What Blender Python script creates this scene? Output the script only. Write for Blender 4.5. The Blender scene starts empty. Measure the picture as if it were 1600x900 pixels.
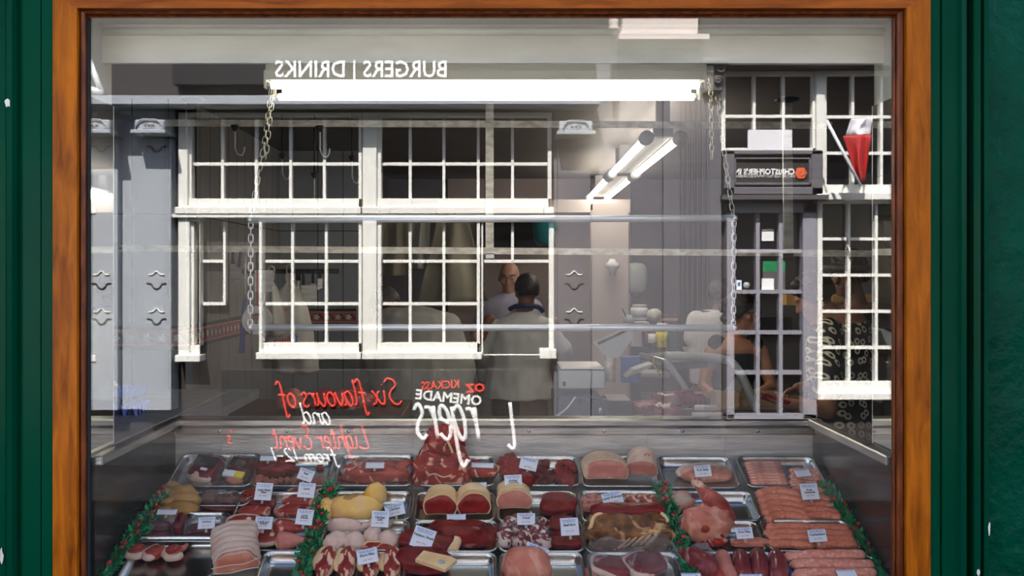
import bpy, math, random
from mathutils import Vector, Matrix, noise, Euler
PI = math.pi
random.seed(7)
sc = bpy.context.scene
C = sc.collection

# ------------------------------------------------------------------ camera, sky, sun, exposure
F, D, EYE = 1481.0, 2.8, 1.6          # focal length in pixels, camera to glass, eye height
cd = bpy.data.cameras.new('camera'); cam = bpy.data.objects.new('camera', cd); C.objects.link(cam)
cam.location = (0, -D, EYE); cam.rotation_euler = (PI/2, 0, 0)
cd.sensor_width = 36; cd.lens = F*36/1600; cd.shift_x = 28/1600; cd.shift_y = -29/1600
cd.clip_start = 0.05; cd.clip_end = 200
sc.camera = cam
sc.view_settings.view_transform = 'Standard'; sc.view_settings.look = 'None'
sc.view_settings.gamma = 1; sc.view_settings.use_curve_mapping = False
sc.view_settings.exposure = 0.0

w = bpy.data.worlds.new('sky'); sc.world = w; w.use_nodes = True
nt = w.node_tree; bg = nt.nodes['Background']
sky = nt.nodes.new('ShaderNodeTexSky'); sky.sky_type = 'NISHITA'; sky.sun_disc = False
sky.sun_elevation = math.radians(52); sky.sun_rotation = math.radians(14); sky.air_density = 1; sky.dust_density = 2
nt.links.new(sky.outputs['Color'], bg.inputs['Color']); bg.inputs['Strength'].default_value = 0.78

SUN_EL, SUN_AZ = math.radians(52), math.radians(-14)       # shines over the shop roof on to the houses opposite
sd = bpy.data.lights.new('sun', 'SUN'); sd.energy = 36; sd.angle = math.radians(0.5); sd.color = (1, .96, .9)
sun = bpy.data.objects.new('sun', sd); C.objects.link(sun)
vdir = Vector((-math.sin(SUN_AZ)*math.cos(SUN_EL), -math.cos(SUN_AZ)*math.cos(SUN_EL), -math.sin(SUN_EL)))
sun.rotation_euler = vdir.to_track_quat('-Z', 'Y').to_euler(); sun.location = (0, 0, 20)

# ------------------------------------------------------------------ points
def P(px, py, d):                      # a point d metres in front of the eye, beyond the glass
    return Vector(((px-772)*d/F, d-D, EYE-(py-421)*d/F))
def R(px, py, d):                      # the same for what stands across the street, seen in the glass
    return Vector(((px-772)*d/F, D-d, EYE-(py-421)*d/F))
SL = 0.4; TH = math.atan(SL)           # slope of the display
def spot(px, py, off=0.0):             # point of the sloping display (rim level .63+.4Y), off metres above it along the normal
    k = (py-421)/F; o = off/math.cos(TH)
    Y = (EYE-.63-o-k*D)/(k+SL)
    d = Y+D
    return Vector(((px-772)*d/F, Y, .63+SL*Y+o)), d/F

# ------------------------------------------------------------------ materials
def _mat(name):
    m = bpy.data.materials.new(name); m.use_nodes = True
    nt = m.node_tree; return m, nt, nt.nodes['Principled BSDF']
def mat(name, col, rough=.5, metal=0, col2=None, scale=8, stretch=(1,1,1), bump=0, bscale=None, coat=0, emis=None, estr=0, lo=.35, hi=.65, detail=4, dist=0, alpha=None, spec=None, coords='Object'):
    m, nt, b = _mat(name); L = nt.links.new
    b.inputs['Base Color'].default_value = (*col, 1); b.inputs['Roughness'].default_value = rough; b.inputs['Metallic'].default_value = metal
    if spec is not None: b.inputs['Specular IOR Level'].default_value = spec
    if coat: b.inputs['Coat Weight'].default_value = coat; b.inputs['Coat Roughness'].default_value = .12
    if emis: b.inputs['Emission Color'].default_value = (*emis, 1); b.inputs['Emission Strength'].default_value = estr
    if alpha is not None: b.inputs['Alpha'].default_value = alpha
    if col2 or bump:
        tc = nt.nodes.new('ShaderNodeTexCoord'); mp = nt.nodes.new('ShaderNodeMapping'); mp.inputs['Scale'].default_value = stretch
        L(tc.outputs[coords], mp.inputs['Vector'])
    if col2:
        n = nt.nodes.new('ShaderNodeTexNoise'); n.inputs['Scale'].default_value = scale; n.inputs['Detail'].default_value = detail; n.inputs['Distortion'].default_value = dist
        L(mp.outputs[0], n.inputs['Vector']); r = nt.nodes.new('ShaderNodeValToRGB')
        r.color_ramp.elements[0].color = (*col, 1); r.color_ramp.elements[1].color = (*col2, 1)
        r.color_ramp.elements[0].position = lo; r.color_ramp.elements[1].position = hi
        L(n.outputs['Fac'], r.inputs[0]); L(r.outputs[0], b.inputs['Base Color'])
    if bump:
        n2 = nt.nodes.new('ShaderNodeTexNoise'); n2.inputs['Scale'].default_value = bscale or scale*2; n2.inputs['Detail'].default_value = 5
        L(mp.outputs[0], n2.inputs['Vector']); bp = nt.nodes.new('ShaderNodeBump'); bp.inputs['Strength'].default_value = bump; bp.inputs['Distance'].default_value = .01
        L(n2.outputs['Fac'], bp.inputs['Height']); L(bp.outputs[0], b.inputs['Normal'])
    return m
def ramp(nt, fac, stops, interp='LINEAR'):
    r = nt.nodes.new('ShaderNodeValToRGB'); e = r.color_ramp; e.interpolation = interp
    while len(e.elements) < len(stops): e.elements.new(.5)
    for el, (p, c) in zip(e.elements, stops): el.position = p; el.color = (*c, 1)
    nt.links.new(fac, r.inputs[0]); return r.outputs[0]
def meat(name, dark, mid, fat, scale=18, fatlo=.57, fathi=.66, stretch=(1,1,1), fscale=9, dist=1.2, rough=.36, bump=.7):
    m, nt, b = _mat(name); L = nt.links.new
    tc = nt.nodes.new('ShaderNodeTexCoord'); mp = nt.nodes.new('ShaderNodeMapping'); mp.inputs['Scale'].default_value = stretch
    L(tc.outputs['Object'], mp.inputs['Vector'])
    n = nt.nodes.new('ShaderNodeTexNoise'); n.inputs['Scale'].default_value = scale; n.inputs['Detail'].default_value = 5; L(mp.outputs[0], n.inputs['Vector'])
    f = nt.nodes.new('ShaderNodeTexNoise'); f.inputs['Scale'].default_value = fscale; f.inputs['Detail'].default_value = 3; f.inputs['Distortion'].default_value = dist; L(mp.outputs[0], f.inputs['Vector'])
    c1 = ramp(nt, n.outputs['Fac'], [(.35, dark), (.65, mid)])
    c2 = ramp(nt, f.outputs['Fac'], [(fatlo, (0,0,0)), (fathi, (1,1,1))])
    mx = nt.nodes.new('ShaderNodeMixRGB'); L(c2, mx.inputs[0]); L(c1, mx.inputs[1]); mx.inputs[2].default_value = (*fat, 1)
    L(mx.outputs[0], b.inputs['Base Color']); b.inputs['Roughness'].default_value = rough
    bp = nt.nodes.new('ShaderNodeBump'); bp.inputs['Strength'].default_value = bump; bp.inputs['Distance'].default_value = .006
    L(n.outputs['Fac'], bp.inputs['Height']); L(bp.outputs[0], b.inputs['Normal'])
    b.inputs['Specular IOR Level'].default_value = .28
    return m
def glassy(name, refl, tint=(1,1,1), rough=0.0, haze=0.0, bump=0):
    """thin clear sheet: mostly transparent, a fixed share mirrored plus the grazing rise, optionally a little dust"""
    m = bpy.data.materials.new(name); m.use_nodes = True; nt = m.node_tree; nt.nodes.clear(); L = nt.links.new
    o = nt.nodes.new('ShaderNodeOutputMaterial'); t = nt.nodes.new('ShaderNodeBsdfTransparent'); t.inputs[0].default_value = (*tint, 1)
    g = nt.nodes.new('ShaderNodeBsdfGlossy'); g.inputs['Roughness'].default_value = rough; g.inputs['Color'].default_value = (1,1,1,1)
    lw = nt.nodes.new('ShaderNodeLayerWeight'); lw.inputs[0].default_value = .35
    mt = nt.nodes.new('ShaderNodeMath'); mt.operation = 'MULTIPLY_ADD'; L(lw.outputs['Fresnel'], mt.inputs[0]); mt.inputs[1].default_value = .5; mt.inputs[2].default_value = refl
    mx = nt.nodes.new('ShaderNodeMixShader'); L(mt.outputs[0], mx.inputs[0]); L(t.outputs[0], mx.inputs[1]); L(g.outputs[0], mx.inputs[2])
    if bump:
        n2 = nt.nodes.new('ShaderNodeTexNoise'); n2.inputs['Scale'].default_value = 30; bp = nt.nodes.new('ShaderNodeBump'); bp.inputs['Strength'].default_value = bump
        bp.inputs['Distance'].default_value = .02; L(n2.outputs['Fac'], bp.inputs['Height']); L(bp.outputs[0], g.inputs['Normal'])
    out = mx.outputs[0]
    if haze:
        df = nt.nodes.new('ShaderNodeBsdfDiffuse'); df.inputs[0].default_value = (.85,.85,.85,1)
        m2 = nt.nodes.new('ShaderNodeMixShader'); m2.inputs[0].default_value = haze; L(out, m2.inputs[1]); L(df.outputs[0], m2.inputs[2]); out = m2.outputs[0]
    L(out, o.inputs[0]); return m

M = {}
M['glass'] = glassy('shop_glass', .042)
M['film'] = glassy('plastic_film', .05, (.96,.97,.98), .10, .05, bump=1.0)
M['clear'] = glassy('counter_glass', .06, (.86,.95,.93))
M['orange_wood'] = mat('varnished_wood', (.52,.135,.006), .32, 0, (.17,.036,.003), 6, (6,6,.8), .15, 40, spec=.12, lo=.3, hi=.75, detail=6, dist=.6)
M['top_wood'] = mat('varnished_wood_top', (.42,.10,.008), .32, 0, (.15,.030,.003), 6, (.8,6,6), .15, 40, spec=.12, lo=.3, hi=.75, detail=6, dist=.6)
M['bead_wood'] = mat('bead_wood', (.22,.050,.010), .35, 0, (.09,.018,.004), 9, (5,5,1), .1, spec=.25)
M['green'] = mat('green_gloss_paint', (.0003,.058,.026), .2, 0, (.0003,.043,.020), 3, (1,1,.5), .12, 16, spec=.05)
M['green_rough'] = mat('green_paint_over_render', (.0003,.064,.034), .2, 0, (.0003,.044,.024), 5, (1,1,1), 1.0, 22, spec=.08)
M['cream'] = mat('cream_gloss_paint', (.76,.76,.64), .4, 0, (.62,.62,.52), 3, (1,1,3), .15, 12, coat=.2)
M['jamb'] = mat('cream_jamb_paint', (.62,.62,.53), .45, 0, (.52,.52,.45), 4)
M['steel'] = mat('stainless_steel', (.58,.58,.57), .28, 1, (.42,.42,.42), 6, (1,1,12), .1, 30)
M['tray'] = mat('tray_steel', (.62,.62,.60), .24, 1, (.5,.5,.49), 5, (1,1,1), .12, 9)
M['dull_steel'] = mat('dull_steel', (.66,.655,.63), .45, .55, (.46,.455,.44), 5, (1,1,9), .15, 25)
M['chrome'] = mat('chrome', (.88,.86,.82), .33, .55)
M['galv'] = mat('worn_flat_bar', (.88,.86,.78), .45, .2, (.58,.54,.46), 22, (1,1,2), .2, 60)
M['chain'] = mat('chain_metal', (.5,.48,.4), .3, 1)
M['black_metal'] = mat('black_metal', (.02,.018,.017), .4)
M['mirror'] = mat('mirror_panel', (.62,.64,.62), .03, 1)
M['lamp_white'] = mat('enamel_white', (.92,.92,.80), .4)
M['lamp_grey'] = mat('grey_plastic', (.35,.35,.35), .5)
M['tube'] = mat('lit_tube', (1,1,1), .5, emis=(1,.95,.80), estr=8)
M['tube_far'] = mat('lit_tube_far', (1,1,1), .5, emis=(1,.92,.76), estr=19)
M['ceiling'] = mat('brown_grey_ceiling', (.13,.112,.105), .6, 0, (.11,.095,.09), 3)  # dark colour stands in for lamp light being kept off the ceiling
M['wall_grey'] = mat('grey_wall_paint', (.14,.135,.145), .6, 0, (.115,.11,.12), 2)
M['wall_warm'] = mat('warm_wall_paint', (.15,.13,.12), .6, 0, (.10,.085,.08), 2)
M['wall_pink'] = mat('pale_pink_wall', (.42,.34,.33), .6)
M['floor'] = mat('dark_tiled_floor', (.05,.035,.03), .4, 0, (.08,.05,.04), 5)
M['ledge'] = mat('grey_stone_ledge', (.30,.31,.32), .35, 0, (.22,.23,.24), 12, bump=.1)
M['white_paint'] = mat('white_window_paint', (.80,.79,.74), .45)
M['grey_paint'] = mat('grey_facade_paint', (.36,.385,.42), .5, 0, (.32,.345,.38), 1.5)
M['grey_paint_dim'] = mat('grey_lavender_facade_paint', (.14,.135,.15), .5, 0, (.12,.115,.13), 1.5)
M['grey_paint_door'] = mat('lavender_door_paint', (.27,.26,.30), .5)
M['dark_paint'] = mat('dark_facade_paint', (.030,.024,.022), .6)
M['brown_paint'] = mat('taupe_facade_paint', (.085,.075,.08), .5)
M['pale_paint'] = mat('pale_render', (.52,.45,.42), .6)
M['pane'] = mat('dark_window_pane', (.006,.006,.007), .08, spec=.25)
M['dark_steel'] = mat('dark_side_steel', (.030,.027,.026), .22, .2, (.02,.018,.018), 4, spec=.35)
M['black'] = mat('black_board', (.006,.006,.006), .7)
M['asphalt'] = mat('asphalt', (.018,.018,.019), .9, 0, (.012,.012,.013), 30, bump=.3, spec=.04)
M['white'] = mat('white_paintmark', (.85,.85,.85), .6)
M['red_mark'] = mat('red_paintmark', (.85,.06,.04), .6)
M['orange_mark'] = mat('orange_mark', (.8,.13,.03), .6)
M['paper'] = mat('white_card', (.72,.75,.82), .5)
M['blue_ink'] = mat('blue_ink', (.05,.16,.55), .5)
M['black_ink'] = mat('black_ink', (.015,.015,.02), .5)
M['red_ink'] = mat('red_ink', (.6,.05,.1), .5)
M['leaf'] = mat('plastic_leaf', (.004,.16,.05), .35, 0, (.01,.28,.10), 40)
M['berry'] = mat('plastic_berry', (.42,.012,.012), .3)
M['string'] = mat('butcher_string', (.72,.58,.45), .7)
M['skin'] = mat('skin_brown', (.20,.085,.05), .5, 0, (.17,.07,.04), 6)
M['skin_light'] = mat('skin_light', (.46,.25,.18), .5, 0, (.42,.22,.16), 6)
M['skin_tan'] = mat('skin_tan', (.42,.20,.12), .5, 0, (.36,.17,.10), 6)
M['hair'] = mat('dark_hair', (.010,.008,.008), .5, 0, (.022,.016,.014), 60, bump=.6, bscale=70)
M['hair_grey'] = mat('cropped_grey_hair', (.05,.04,.038), .6, 0, (.09,.08,.075), 60)
M['coat'] = mat('white_butcher_coat', (.58,.59,.60), .7, 0, (.48,.49,.50), 4, bump=.5, bscale=7)
M['coat_dim'] = mat('cream_butcher_coat', (.40,.40,.37), .7, 0, (.33,.33,.31), 4, bump=.5, bscale=7)
M['lilac'] = mat('lilac_shirt', (.40,.38,.52), .7)
M['navy'] = mat('navy_cloth', (.012,.022,.10), .6)
M['khaki'] = mat('taupe_trousers', (.15,.12,.10), .7)
M['black_cloth'] = mat('black_cloth', (.008,.009,.012), .8)
M['white_cloth'] = mat('white_cloth', (.75,.74,.78), .7)
M['apron'] = mat('cream_apron_cloth', (.34,.31,.24), .8, 0, (.24,.22,.17), 3, bump=.6, bscale=6)
M['bag_white'] = mat('white_carrier_plastic', (.62,.60,.55), .4, 0, (.48,.46,.42), 6, bump=.7, bscale=14)
M['egg_blue'] = mat('blue_pulp_tray', (.16,.23,.70), .8, bump=.3, bscale=60)
M['egg'] = mat('egg_shell', (.72,.58,.47), .5)
M['blue_plastic'] = mat('blue_plastic', (.02,.06,.24), .35)
M['teal'] = mat('teal_plastic', (.02,.16,.19), .35)
M['scale_grey'] = mat('pale_grey_plastic', (.38,.41,.40), .4)
M['till_blue'] = mat('dark_blue_grey_plastic', (.035,.06,.085), .4)
M['display'] = mat('dark_display', (.01,.012,.014), .1)
M['blue'] = mat('bright_blue_plastic', (.02,.12,.42), .4)
M['kraft'] = mat('brown_paper', (.38,.24,.11), .8, bump=.4)
M['carton'] = mat('pale_brown_card', (.55,.36,.22), .8)
M['wood_box'] = mat('pale_timber', (.62,.36,.13), .6)
M['red_cloth'] = mat('red_cloth', (.45,.02,.02), .7)
M['phone_red'] = mat('red_phone_case', (.6,.02,.04), .3)
M['mustard'] = mat('mustard_jar', (.65,.46,.04), .3)
M['dark_green'] = mat('dark_green_glass', (.015,.08,.05), .2)
M['brown_jar'] = mat('brown_sauce', (.08,.02,.015), .2)
M['yellow'] = mat('yellow_label', (.8,.65,.03), .5)
M['counter_wood'] = mat('red_brown_wood', (.12,.04,.02), .5)
M['pink'] = mat('magenta_cup', (.5,.05,.3), .4)

# floral dress: pale daisies on black
def dress_mat():
    m, nt, b = _mat('daisy_print_cloth'); L = nt.links.new
    tc = nt.nodes.new('ShaderNodeTexCoord'); v = nt.nodes.new('ShaderNodeTexVoronoi'); v.inputs['Scale'].default_value = 19; v.inputs['Randomness'].default_value = .65
    sp = nt.nodes.new('ShaderNodeSeparateXYZ'); L(tc.outputs['Object'], sp.inputs[0]); ad = nt.nodes.new('ShaderNodeMath'); ad.operation = 'MULTIPLY_ADD'
    L(sp.outputs['Y'], ad.inputs[0]); ad.inputs[1].default_value = .6; L(sp.outputs['X'], ad.inputs[2]); cb = nt.nodes.new('ShaderNodeCombineXYZ'); L(ad.outputs[0], cb.inputs[0]); L(sp.outputs['Z'], cb.inputs[1])
    v.voronoi_dimensions = '2D'; L(cb.outputs[0], v.inputs['Vector'])
    b.inputs['Roughness'].default_value = .8
    c = ramp(nt, v.outputs['Distance'], [(.0, (.02,.018,.02)), (.12, (.02,.018,.02)), (.17, (.85,.78,.60)), (.33, (.75,.70,.55)), (.37, (.008,.008,.012))])
    L(c, b.inputs['Base Color']); return m
M['dress'] = dress_mat()
# glazed grey wall tile: tall plank shaped tiles
def tile_mat(name, col, gw, gh, axis='X'):
    m, nt, b = _mat(name); L = nt.links.new
    tc = nt.nodes.new('ShaderNodeTexCoord'); sp = nt.nodes.new('ShaderNodeSeparateXYZ'); L(tc.outputs['Object'], sp.inputs[0])
    cb = nt.nodes.new('ShaderNodeCombineXYZ'); L(sp.outputs[axis], cb.inputs[1]); L(sp.outputs['Z'], cb.inputs[0])
    br = nt.nodes.new('ShaderNodeTexBrick'); L(cb.outputs[0], br.inputs['Vector']); br.offset = 0; br.squash = 1
    br.inputs['Scale'].default_value = 1; br.inputs['Brick Width'].default_value = gh; br.inputs['Row Height'].default_value = gw
    br.inputs['Mortar Size'].default_value = .003; br.inputs['Mortar'].default_value = (.05,.045,.04,1)
    br.inputs['Color1'].default_value = (*col, 1); br.inputs['Color2'].default_value = (*[c*.93 for c in col], 1)
    L(br.outputs[0], b.inputs['Base Color']); b.inputs['Roughness'].default_value = .25
    return m
M['tile'] = tile_mat('grey_wall_tile', (.27,.29,.32), .17, .62, 'X')
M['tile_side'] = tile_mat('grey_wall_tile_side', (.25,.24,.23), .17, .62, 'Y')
# floral border tile: red ground, white flowers, dark green bands
def border_mat(name, axis):
    m, nt, b = _mat(name); L = nt.links.new
    tc = nt.nodes.new('ShaderNodeTexCoord'); sp = nt.nodes.new('ShaderNodeSeparateXYZ'); L(tc.outputs['Object'], sp.inputs[0])
    def mth(op, a, bb, use=False):
        n = nt.nodes.new('ShaderNodeMath'); n.operation = op
        for i, s in enumerate((a, bb)):
            if s is None: continue
            if isinstance(s, (int, float)): n.inputs[i].default_value = s
            else: L(s, n.inputs[i])
        return n.outputs[0]
    u = mth('FRACT', mth('MULTIPLY', sp.outputs[axis], 1/.072), None)
    z = sp.outputs['Z']
    du = mth('MULTIPLY', mth('SUBTRACT', u, .38), .072); r1 = mth('SQRT', mth('ADD', mth('MULTIPLY', du, du), mth('MULTIPLY', z, z)), None)
    ang = mth('ARCTAN2', z, du); pet = mth('MULTIPLY', mth('COSINE', mth('MULTIPLY', ang, 5.0), None), .004)
    fl = mth('LESS_THAN', r1, mth('ADD', pet, .017))
    dl = mth('SUBTRACT', u, .82); diag = mth('ABSOLUTE', mth('ADD', mth('MULTIPLY', dl, .05), mth('MULTIPLY', z, .55)), None)
    lf = mth('MULTIPLY', mth('LESS_THAN', diag, .0055), mth('LESS_THAN', mth('ABSOLUTE', z, None), .022))
    az = mth('ABSOLUTE', z, None)
    line = mth('MULTIPLY', mth('GREATER_THAN', az, .031), mth('LESS_THAN', az, .036))
    band = mth('GREATER_THAN', az, .041)
    def mix(f, a, c):
        n = nt.nodes.new('ShaderNodeMixRGB'); L(f, n.inputs[0])
        if isinstance(a, tuple): n.inputs[1].default_value = (*a, 1)
        else: L(a, n.inputs[1])
        n.inputs[2].default_value = (*c, 1); return n.outputs[0]
    c = mix(lf, (.36,.085,.07), (.03,.05,.03)); c = mix(fl, c, (.6,.56,.5)); c = mix(line, c, (.5,.36,.3)); c = mix(band, c, (.018,.04,.045))
    L(c, b.inputs['Base Color']); b.inputs['Roughness'].default_value = .25; return m
M['border'] = border_mat('floral_border_tile', 'X'); M['border_side'] = border_mat('floral_border_tile_side', 'Y')

# meats
M['beef'] = meat('red_beef', (.20,.008,.008), (.36,.020,.018), (.60,.16,.11), 25, .60, .70)
M['beef_marbled'] = meat('marbled_beef', (.22,.008,.008), (.42,.03,.02), (.78,.42,.30), 22, .52, .60, (1,1,1), 12, 2.0)
M['beef_dark'] = meat('dark_beef', (.13,.006,.007), (.25,.014,.013), (.38,.08,.06), 30, .66, .76)
M['venison'] = meat('deep_red_venison', (.13,.006,.006), (.25,.018,.012), (.58,.18,.12), 16, .58, .66, (1,2.2,2.2), 7)
M['liver'] = meat('purple_offal', (.085,.008,.018), (.19,.03,.04), (.42,.18,.18), 20, .60, .72, rough=.22)
M['game'] = meat('dark_game', (.07,.008,.006), (.18,.03,.016), (.38,.13,.08), 18, .60, .72, rough=.22)
M['lamb'] = meat('lamb_meat', (.28,.030,.024), (.46,.085,.06), (.80,.50,.38), 18, .55, .62, (1,1,1), 10, 1.8)
M['pork'] = meat('pork_meat', (.50,.15,.12), (.66,.27,.20), (.82,.56,.44), 18, .56, .68)
M['pork_fat'] = meat('pale_pork_fat', (.56,.36,.29), (.68,.50,.41), (.72,.6,.5), 18, .5, .7)
M['shoulder'] = meat('pink_shoulder', (.56,.15,.10), (.68,.28,.19), (.82,.52,.40), 12, .50, .66)
M['belly'] = meat('belly_stripes', (.24,.02,.018), (.42,.05,.035), (.86,.58,.42), 20, .47, .53, (1.0,.35,1.0), 38, .6)
M['fat'] = meat('cream_fat', (.78,.48,.22), (.86,.62,.34), (.88,.70,.46), 20, .5, .7, rough=.45)
M['rind'] = meat('tan_rind', (.52,.30,.17), (.66,.44,.28), (.74,.56,.40), 15, .5, .7, rough=.4)
M['cooked'] = meat('aged_brown_crust', (.10,.035,.012), (.32,.14,.05), (.72,.42,.20), 24, .52, .62, (1,1,1), 11, 1.5, .5)
M['chicken'] = meat('pale_chicken_skin', (.66,.44,.36), (.80,.62,.52), (.72,.22,.16), 14, .56, .70)
M['corn'] = meat('yellow_chicken_skin', (.80,.44,.06), (.88,.60,.22), (.82,.46,.30), 12, .48, .64)
M['pheasant'] = meat('amber_game_skin', (.32,.16,.05), (.48,.27,.07), (.42,.18,.13), 12, .5, .66)
M['sausage'] = meat('pork_sausage', (.58,.15,.085), (.72,.25,.15), (.82,.42,.30), 70, .58, .68, (1,1,1), 90, 0, .3, .3)
M['sausage_pale'] = meat('pale_sausage', (.66,.22,.16), (.78,.35,.26), (.86,.52,.42), 80, .56, .68, (1,1,1), 90, 0, .3, .3)
M['fillet'] = meat('purple_fillet', (.16,.016,.026), (.28,.05,.05), (.56,.30,.26), 14, .58, .68, (1,.6,1), 14, 2.0, .2)
M['bone'] = mat('bone', (.78,.70,.60), .5)
M['oxtail'] = meat('oxtail_meat', (.14,.02,.028), (.27,.06,.06), (.70,.55,.47), 22, .46, .54, (1,1,1), 20, 1.6)
M['kidney'] = meat('pale_kidney', (.48,.17,.13), (.58,.26,.20), (.68,.42,.33), 20, .55, .7)

# ------------------------------------------------------------------ mesh building
class MB:
    def __init__(s): s.v = []; s.f = []; s.mi = []; s.sm = []
    def add(s, vs, fs, mi=0, smooth=False, M4=None):
        o = len(s.v); s.v += [tuple(M4 @ Vector(v)) if M4 else tuple(v) for v in vs]
        for f in fs: s.f.append(tuple(i+o for i in f)); s.mi.append(mi); s.sm.append(smooth)
        return s
    def box(s, a, b, mi=0, M4=None, bev=0):
        x0,y0,z0 = [min(p,q) for p,q in zip(a,b)]; x1,y1,z1 = [max(p,q) for p,q in zip(a,b)]
        if bev:
            e = min(bev, (x1-x0)/2.01, (y1-y0)/2.01, (z1-z0)/2.01)
            vs = []; 
            for X,sx in ((x0,1),(x1,-1)):
                for Y,sy in ((y0,1),(y1,-1)):
                    for Z,sz in ((z0,1),(z1,-1)):
                        vs += [(X, Y+sy*e, Z+sz*e), (X+sx*e, Y, Z+sz*e), (X+sx*e, Y+sy*e, Z)]
            import bmesh
            bm = bmesh.new(); [bm.verts.new(v) for v in vs]
            bmesh.ops.convex_hull(bm, input=bm.verts[:]); bm.verts.index_update()
            fs = [tuple(v.index for v in f.verts) for f in bm.faces]; vv = [tuple(v.co) for v in bm.verts]; bm.free()
            return s.add(vv, fs, mi, False, M4)
        v = [(x0,y0,z0),(x1,y0,z0),(x1,y1,z0),(x0,y1,z0),(x0,y0,z1),(x1,y0,z1),(x1,y1,z1),(x0,y1,z1)]
        return s.add(v, [(0,3,2,1),(4,5,6,7),(0,1,5,4),(1,2,6,5),(2,3,7,6),(3,0,4,7)], mi, False, M4)
    def tube(s, pts, r, n=10, mi=0, closed=False, cap=True, M4=None, flat=1.0, up=None):
        pts = [Vector(p) for p in pts]; N = len(pts); rs = r if isinstance(r, (list, tuple)) else [r]*N
        vs = []; prev = None
        for i, p in enumerate(pts):
            if closed: t = (pts[(i+1) % N]-pts[i-1])
            else: t = pts[min(i+1, N-1)]-pts[max(i-1, 0)]
            t = t.normalized() if t.length > 1e-9 else Vector((0,0,1))
            if prev is None:
                a = Vector(up) if up else (Vector((0,0,1)) if abs(t.z) < .9 else Vector((1,0,0)))
            else: a = prev
            a = (a - t*a.dot(t)); a = a.normalized() if a.length > 1e-6 else t.orthogonal().normalized(); prev = a; b2 = t.cross(a)
            for k in range(n):
                q = 2*PI*k/n; vs.append(p + a*math.cos(q)*rs[i]*flat + b2*math.sin(q)*rs[i])
        fs = []; seg = N if closed else N-1
        for i in range(seg):
            j = (i+1) % N
            for k in range(n): fs.append((i*n+k, i*n+(k+1)%n, j*n+(k+1)%n, j*n+k))
        if cap and not closed: fs.append(tuple(range(n-1,-1,-1))); fs.append(tuple((N-1)*n+k for k in range(n)))
        return s.add(vs, fs, mi, True, M4)
    def lathe(s, prof, n=20, mi=0, M4=None, smooth=True):
        vs = [(r*math.cos(2*PI*k/n), r*math.sin(2*PI*k/n), z) for r, z in prof for k in range(n)]
        fs = [(i*n+k, i*n+(k+1)%n, (i+1)*n+(k+1)%n, (i+1)*n+k) for i in range(len(prof)-1) for k in range(n)]
        fs += [tuple(range(n-1,-1,-1)), tuple((len(prof)-1)*n+k for k in range(n))]
        return s.add(vs, fs, mi, smooth, M4)
    def ball(s, c, r, n=12, mi=0, fn=None, M4=None):
        c = Vector(c); r = Vector(r) if not isinstance(r, (int, float)) else Vector((r,r,r)); vs = []; h = n//2
        for i in range(h+1):
            th = PI*i/h
            for k in range(n):
                ph = 2*PI*k/n; u = Vector((math.sin(th)*math.cos(ph), math.sin(th)*math.sin(ph), math.cos(th)))
                if fn: u = fn(u)
                vs.append(c + Vector((u.x*r.x, u.y*r.y, u.z*r.z)))
        fs = [(i*n+k, (i+1)*n+k, (i+1)*n+(k+1)%n, i*n+(k+1)%n) for i in range(h) for k in range(n)]
        return s.add(vs, fs, mi, True, M4)
    def prism(s, poly, z0, z1, mi=0, mside=None, M4=None, smooth=False):
        n = len(poly); vs = [(x,y,z0) for x,y in poly]+[(x,y,z1) for x,y in poly]
        s.add(vs, [tuple(range(n-1,-1,-1)), tuple(range(n, 2*n))], mi, False, M4)
        s.add(vs, [(k, (k+1)%n, n+(k+1)%n, n+k) for k in range(n)], mi if mside is None else mside, smooth, M4); return s
    def loft(s, rings, mi=0, cap=True, M4=None):
        n = len(rings[0]); vs = [p for r in rings for p in r]
        fs = [(i*n+k, i*n+(k+1)%n, (i+1)*n+(k+1)%n, (i+1)*n+k) for i in range(len(rings)-1) for k in range(n)]
        if cap: fs += [tuple(range(n-1,-1,-1)), tuple((len(rings)-1)*n+k for k in range(n))]
        return s.add(vs, fs, mi, True, M4)
    def build(s, name, mats, parent=None, loc=None):
        me = bpy.data.meshes.new(name); me.from_pydata(s.v, [], s.f)
        for mt in (mats if isinstance(mats, (list, tuple)) else [mats]): me.materials.append(mt)
        me.polygons.foreach_set('material_index', s.mi); me.polygons.foreach_set('use_smooth', s.sm)
        me.validate(); me.update()
        if any(s.sm):
            import bmesh
            bm = bmesh.new(); bm.from_mesh(me); bmesh.ops.remove_doubles(bm, verts=bm.verts, dist=1e-5); bmesh.ops.recalc_face_normals(bm, faces=bm.faces); bm.to_mesh(me); bm.free()
        o = bpy.data.objects.new(name, me); C.objects.link(o)
        if parent: o.parent = parent
        if loc is not None: o.location = loc
        return o
def tag(o, label=None, cat=None, group=None, kind=None):
    if label: o['label'] = label
    if cat: o['category'] = cat
    if group: o['group'] = group
    if kind: o['kind'] = kind
    return o
def thing(name, label, cat, loc=(0,0,0), rot=(0,0,0), group=None):
    o = bpy.data.objects.new(name, None); C.objects.link(o); o.location = loc; o.rotation_euler = rot; o.empty_display_size = .05
    return tag(o, label, cat, group)
def struct(o): o['kind'] = 'structure'; return o
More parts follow.
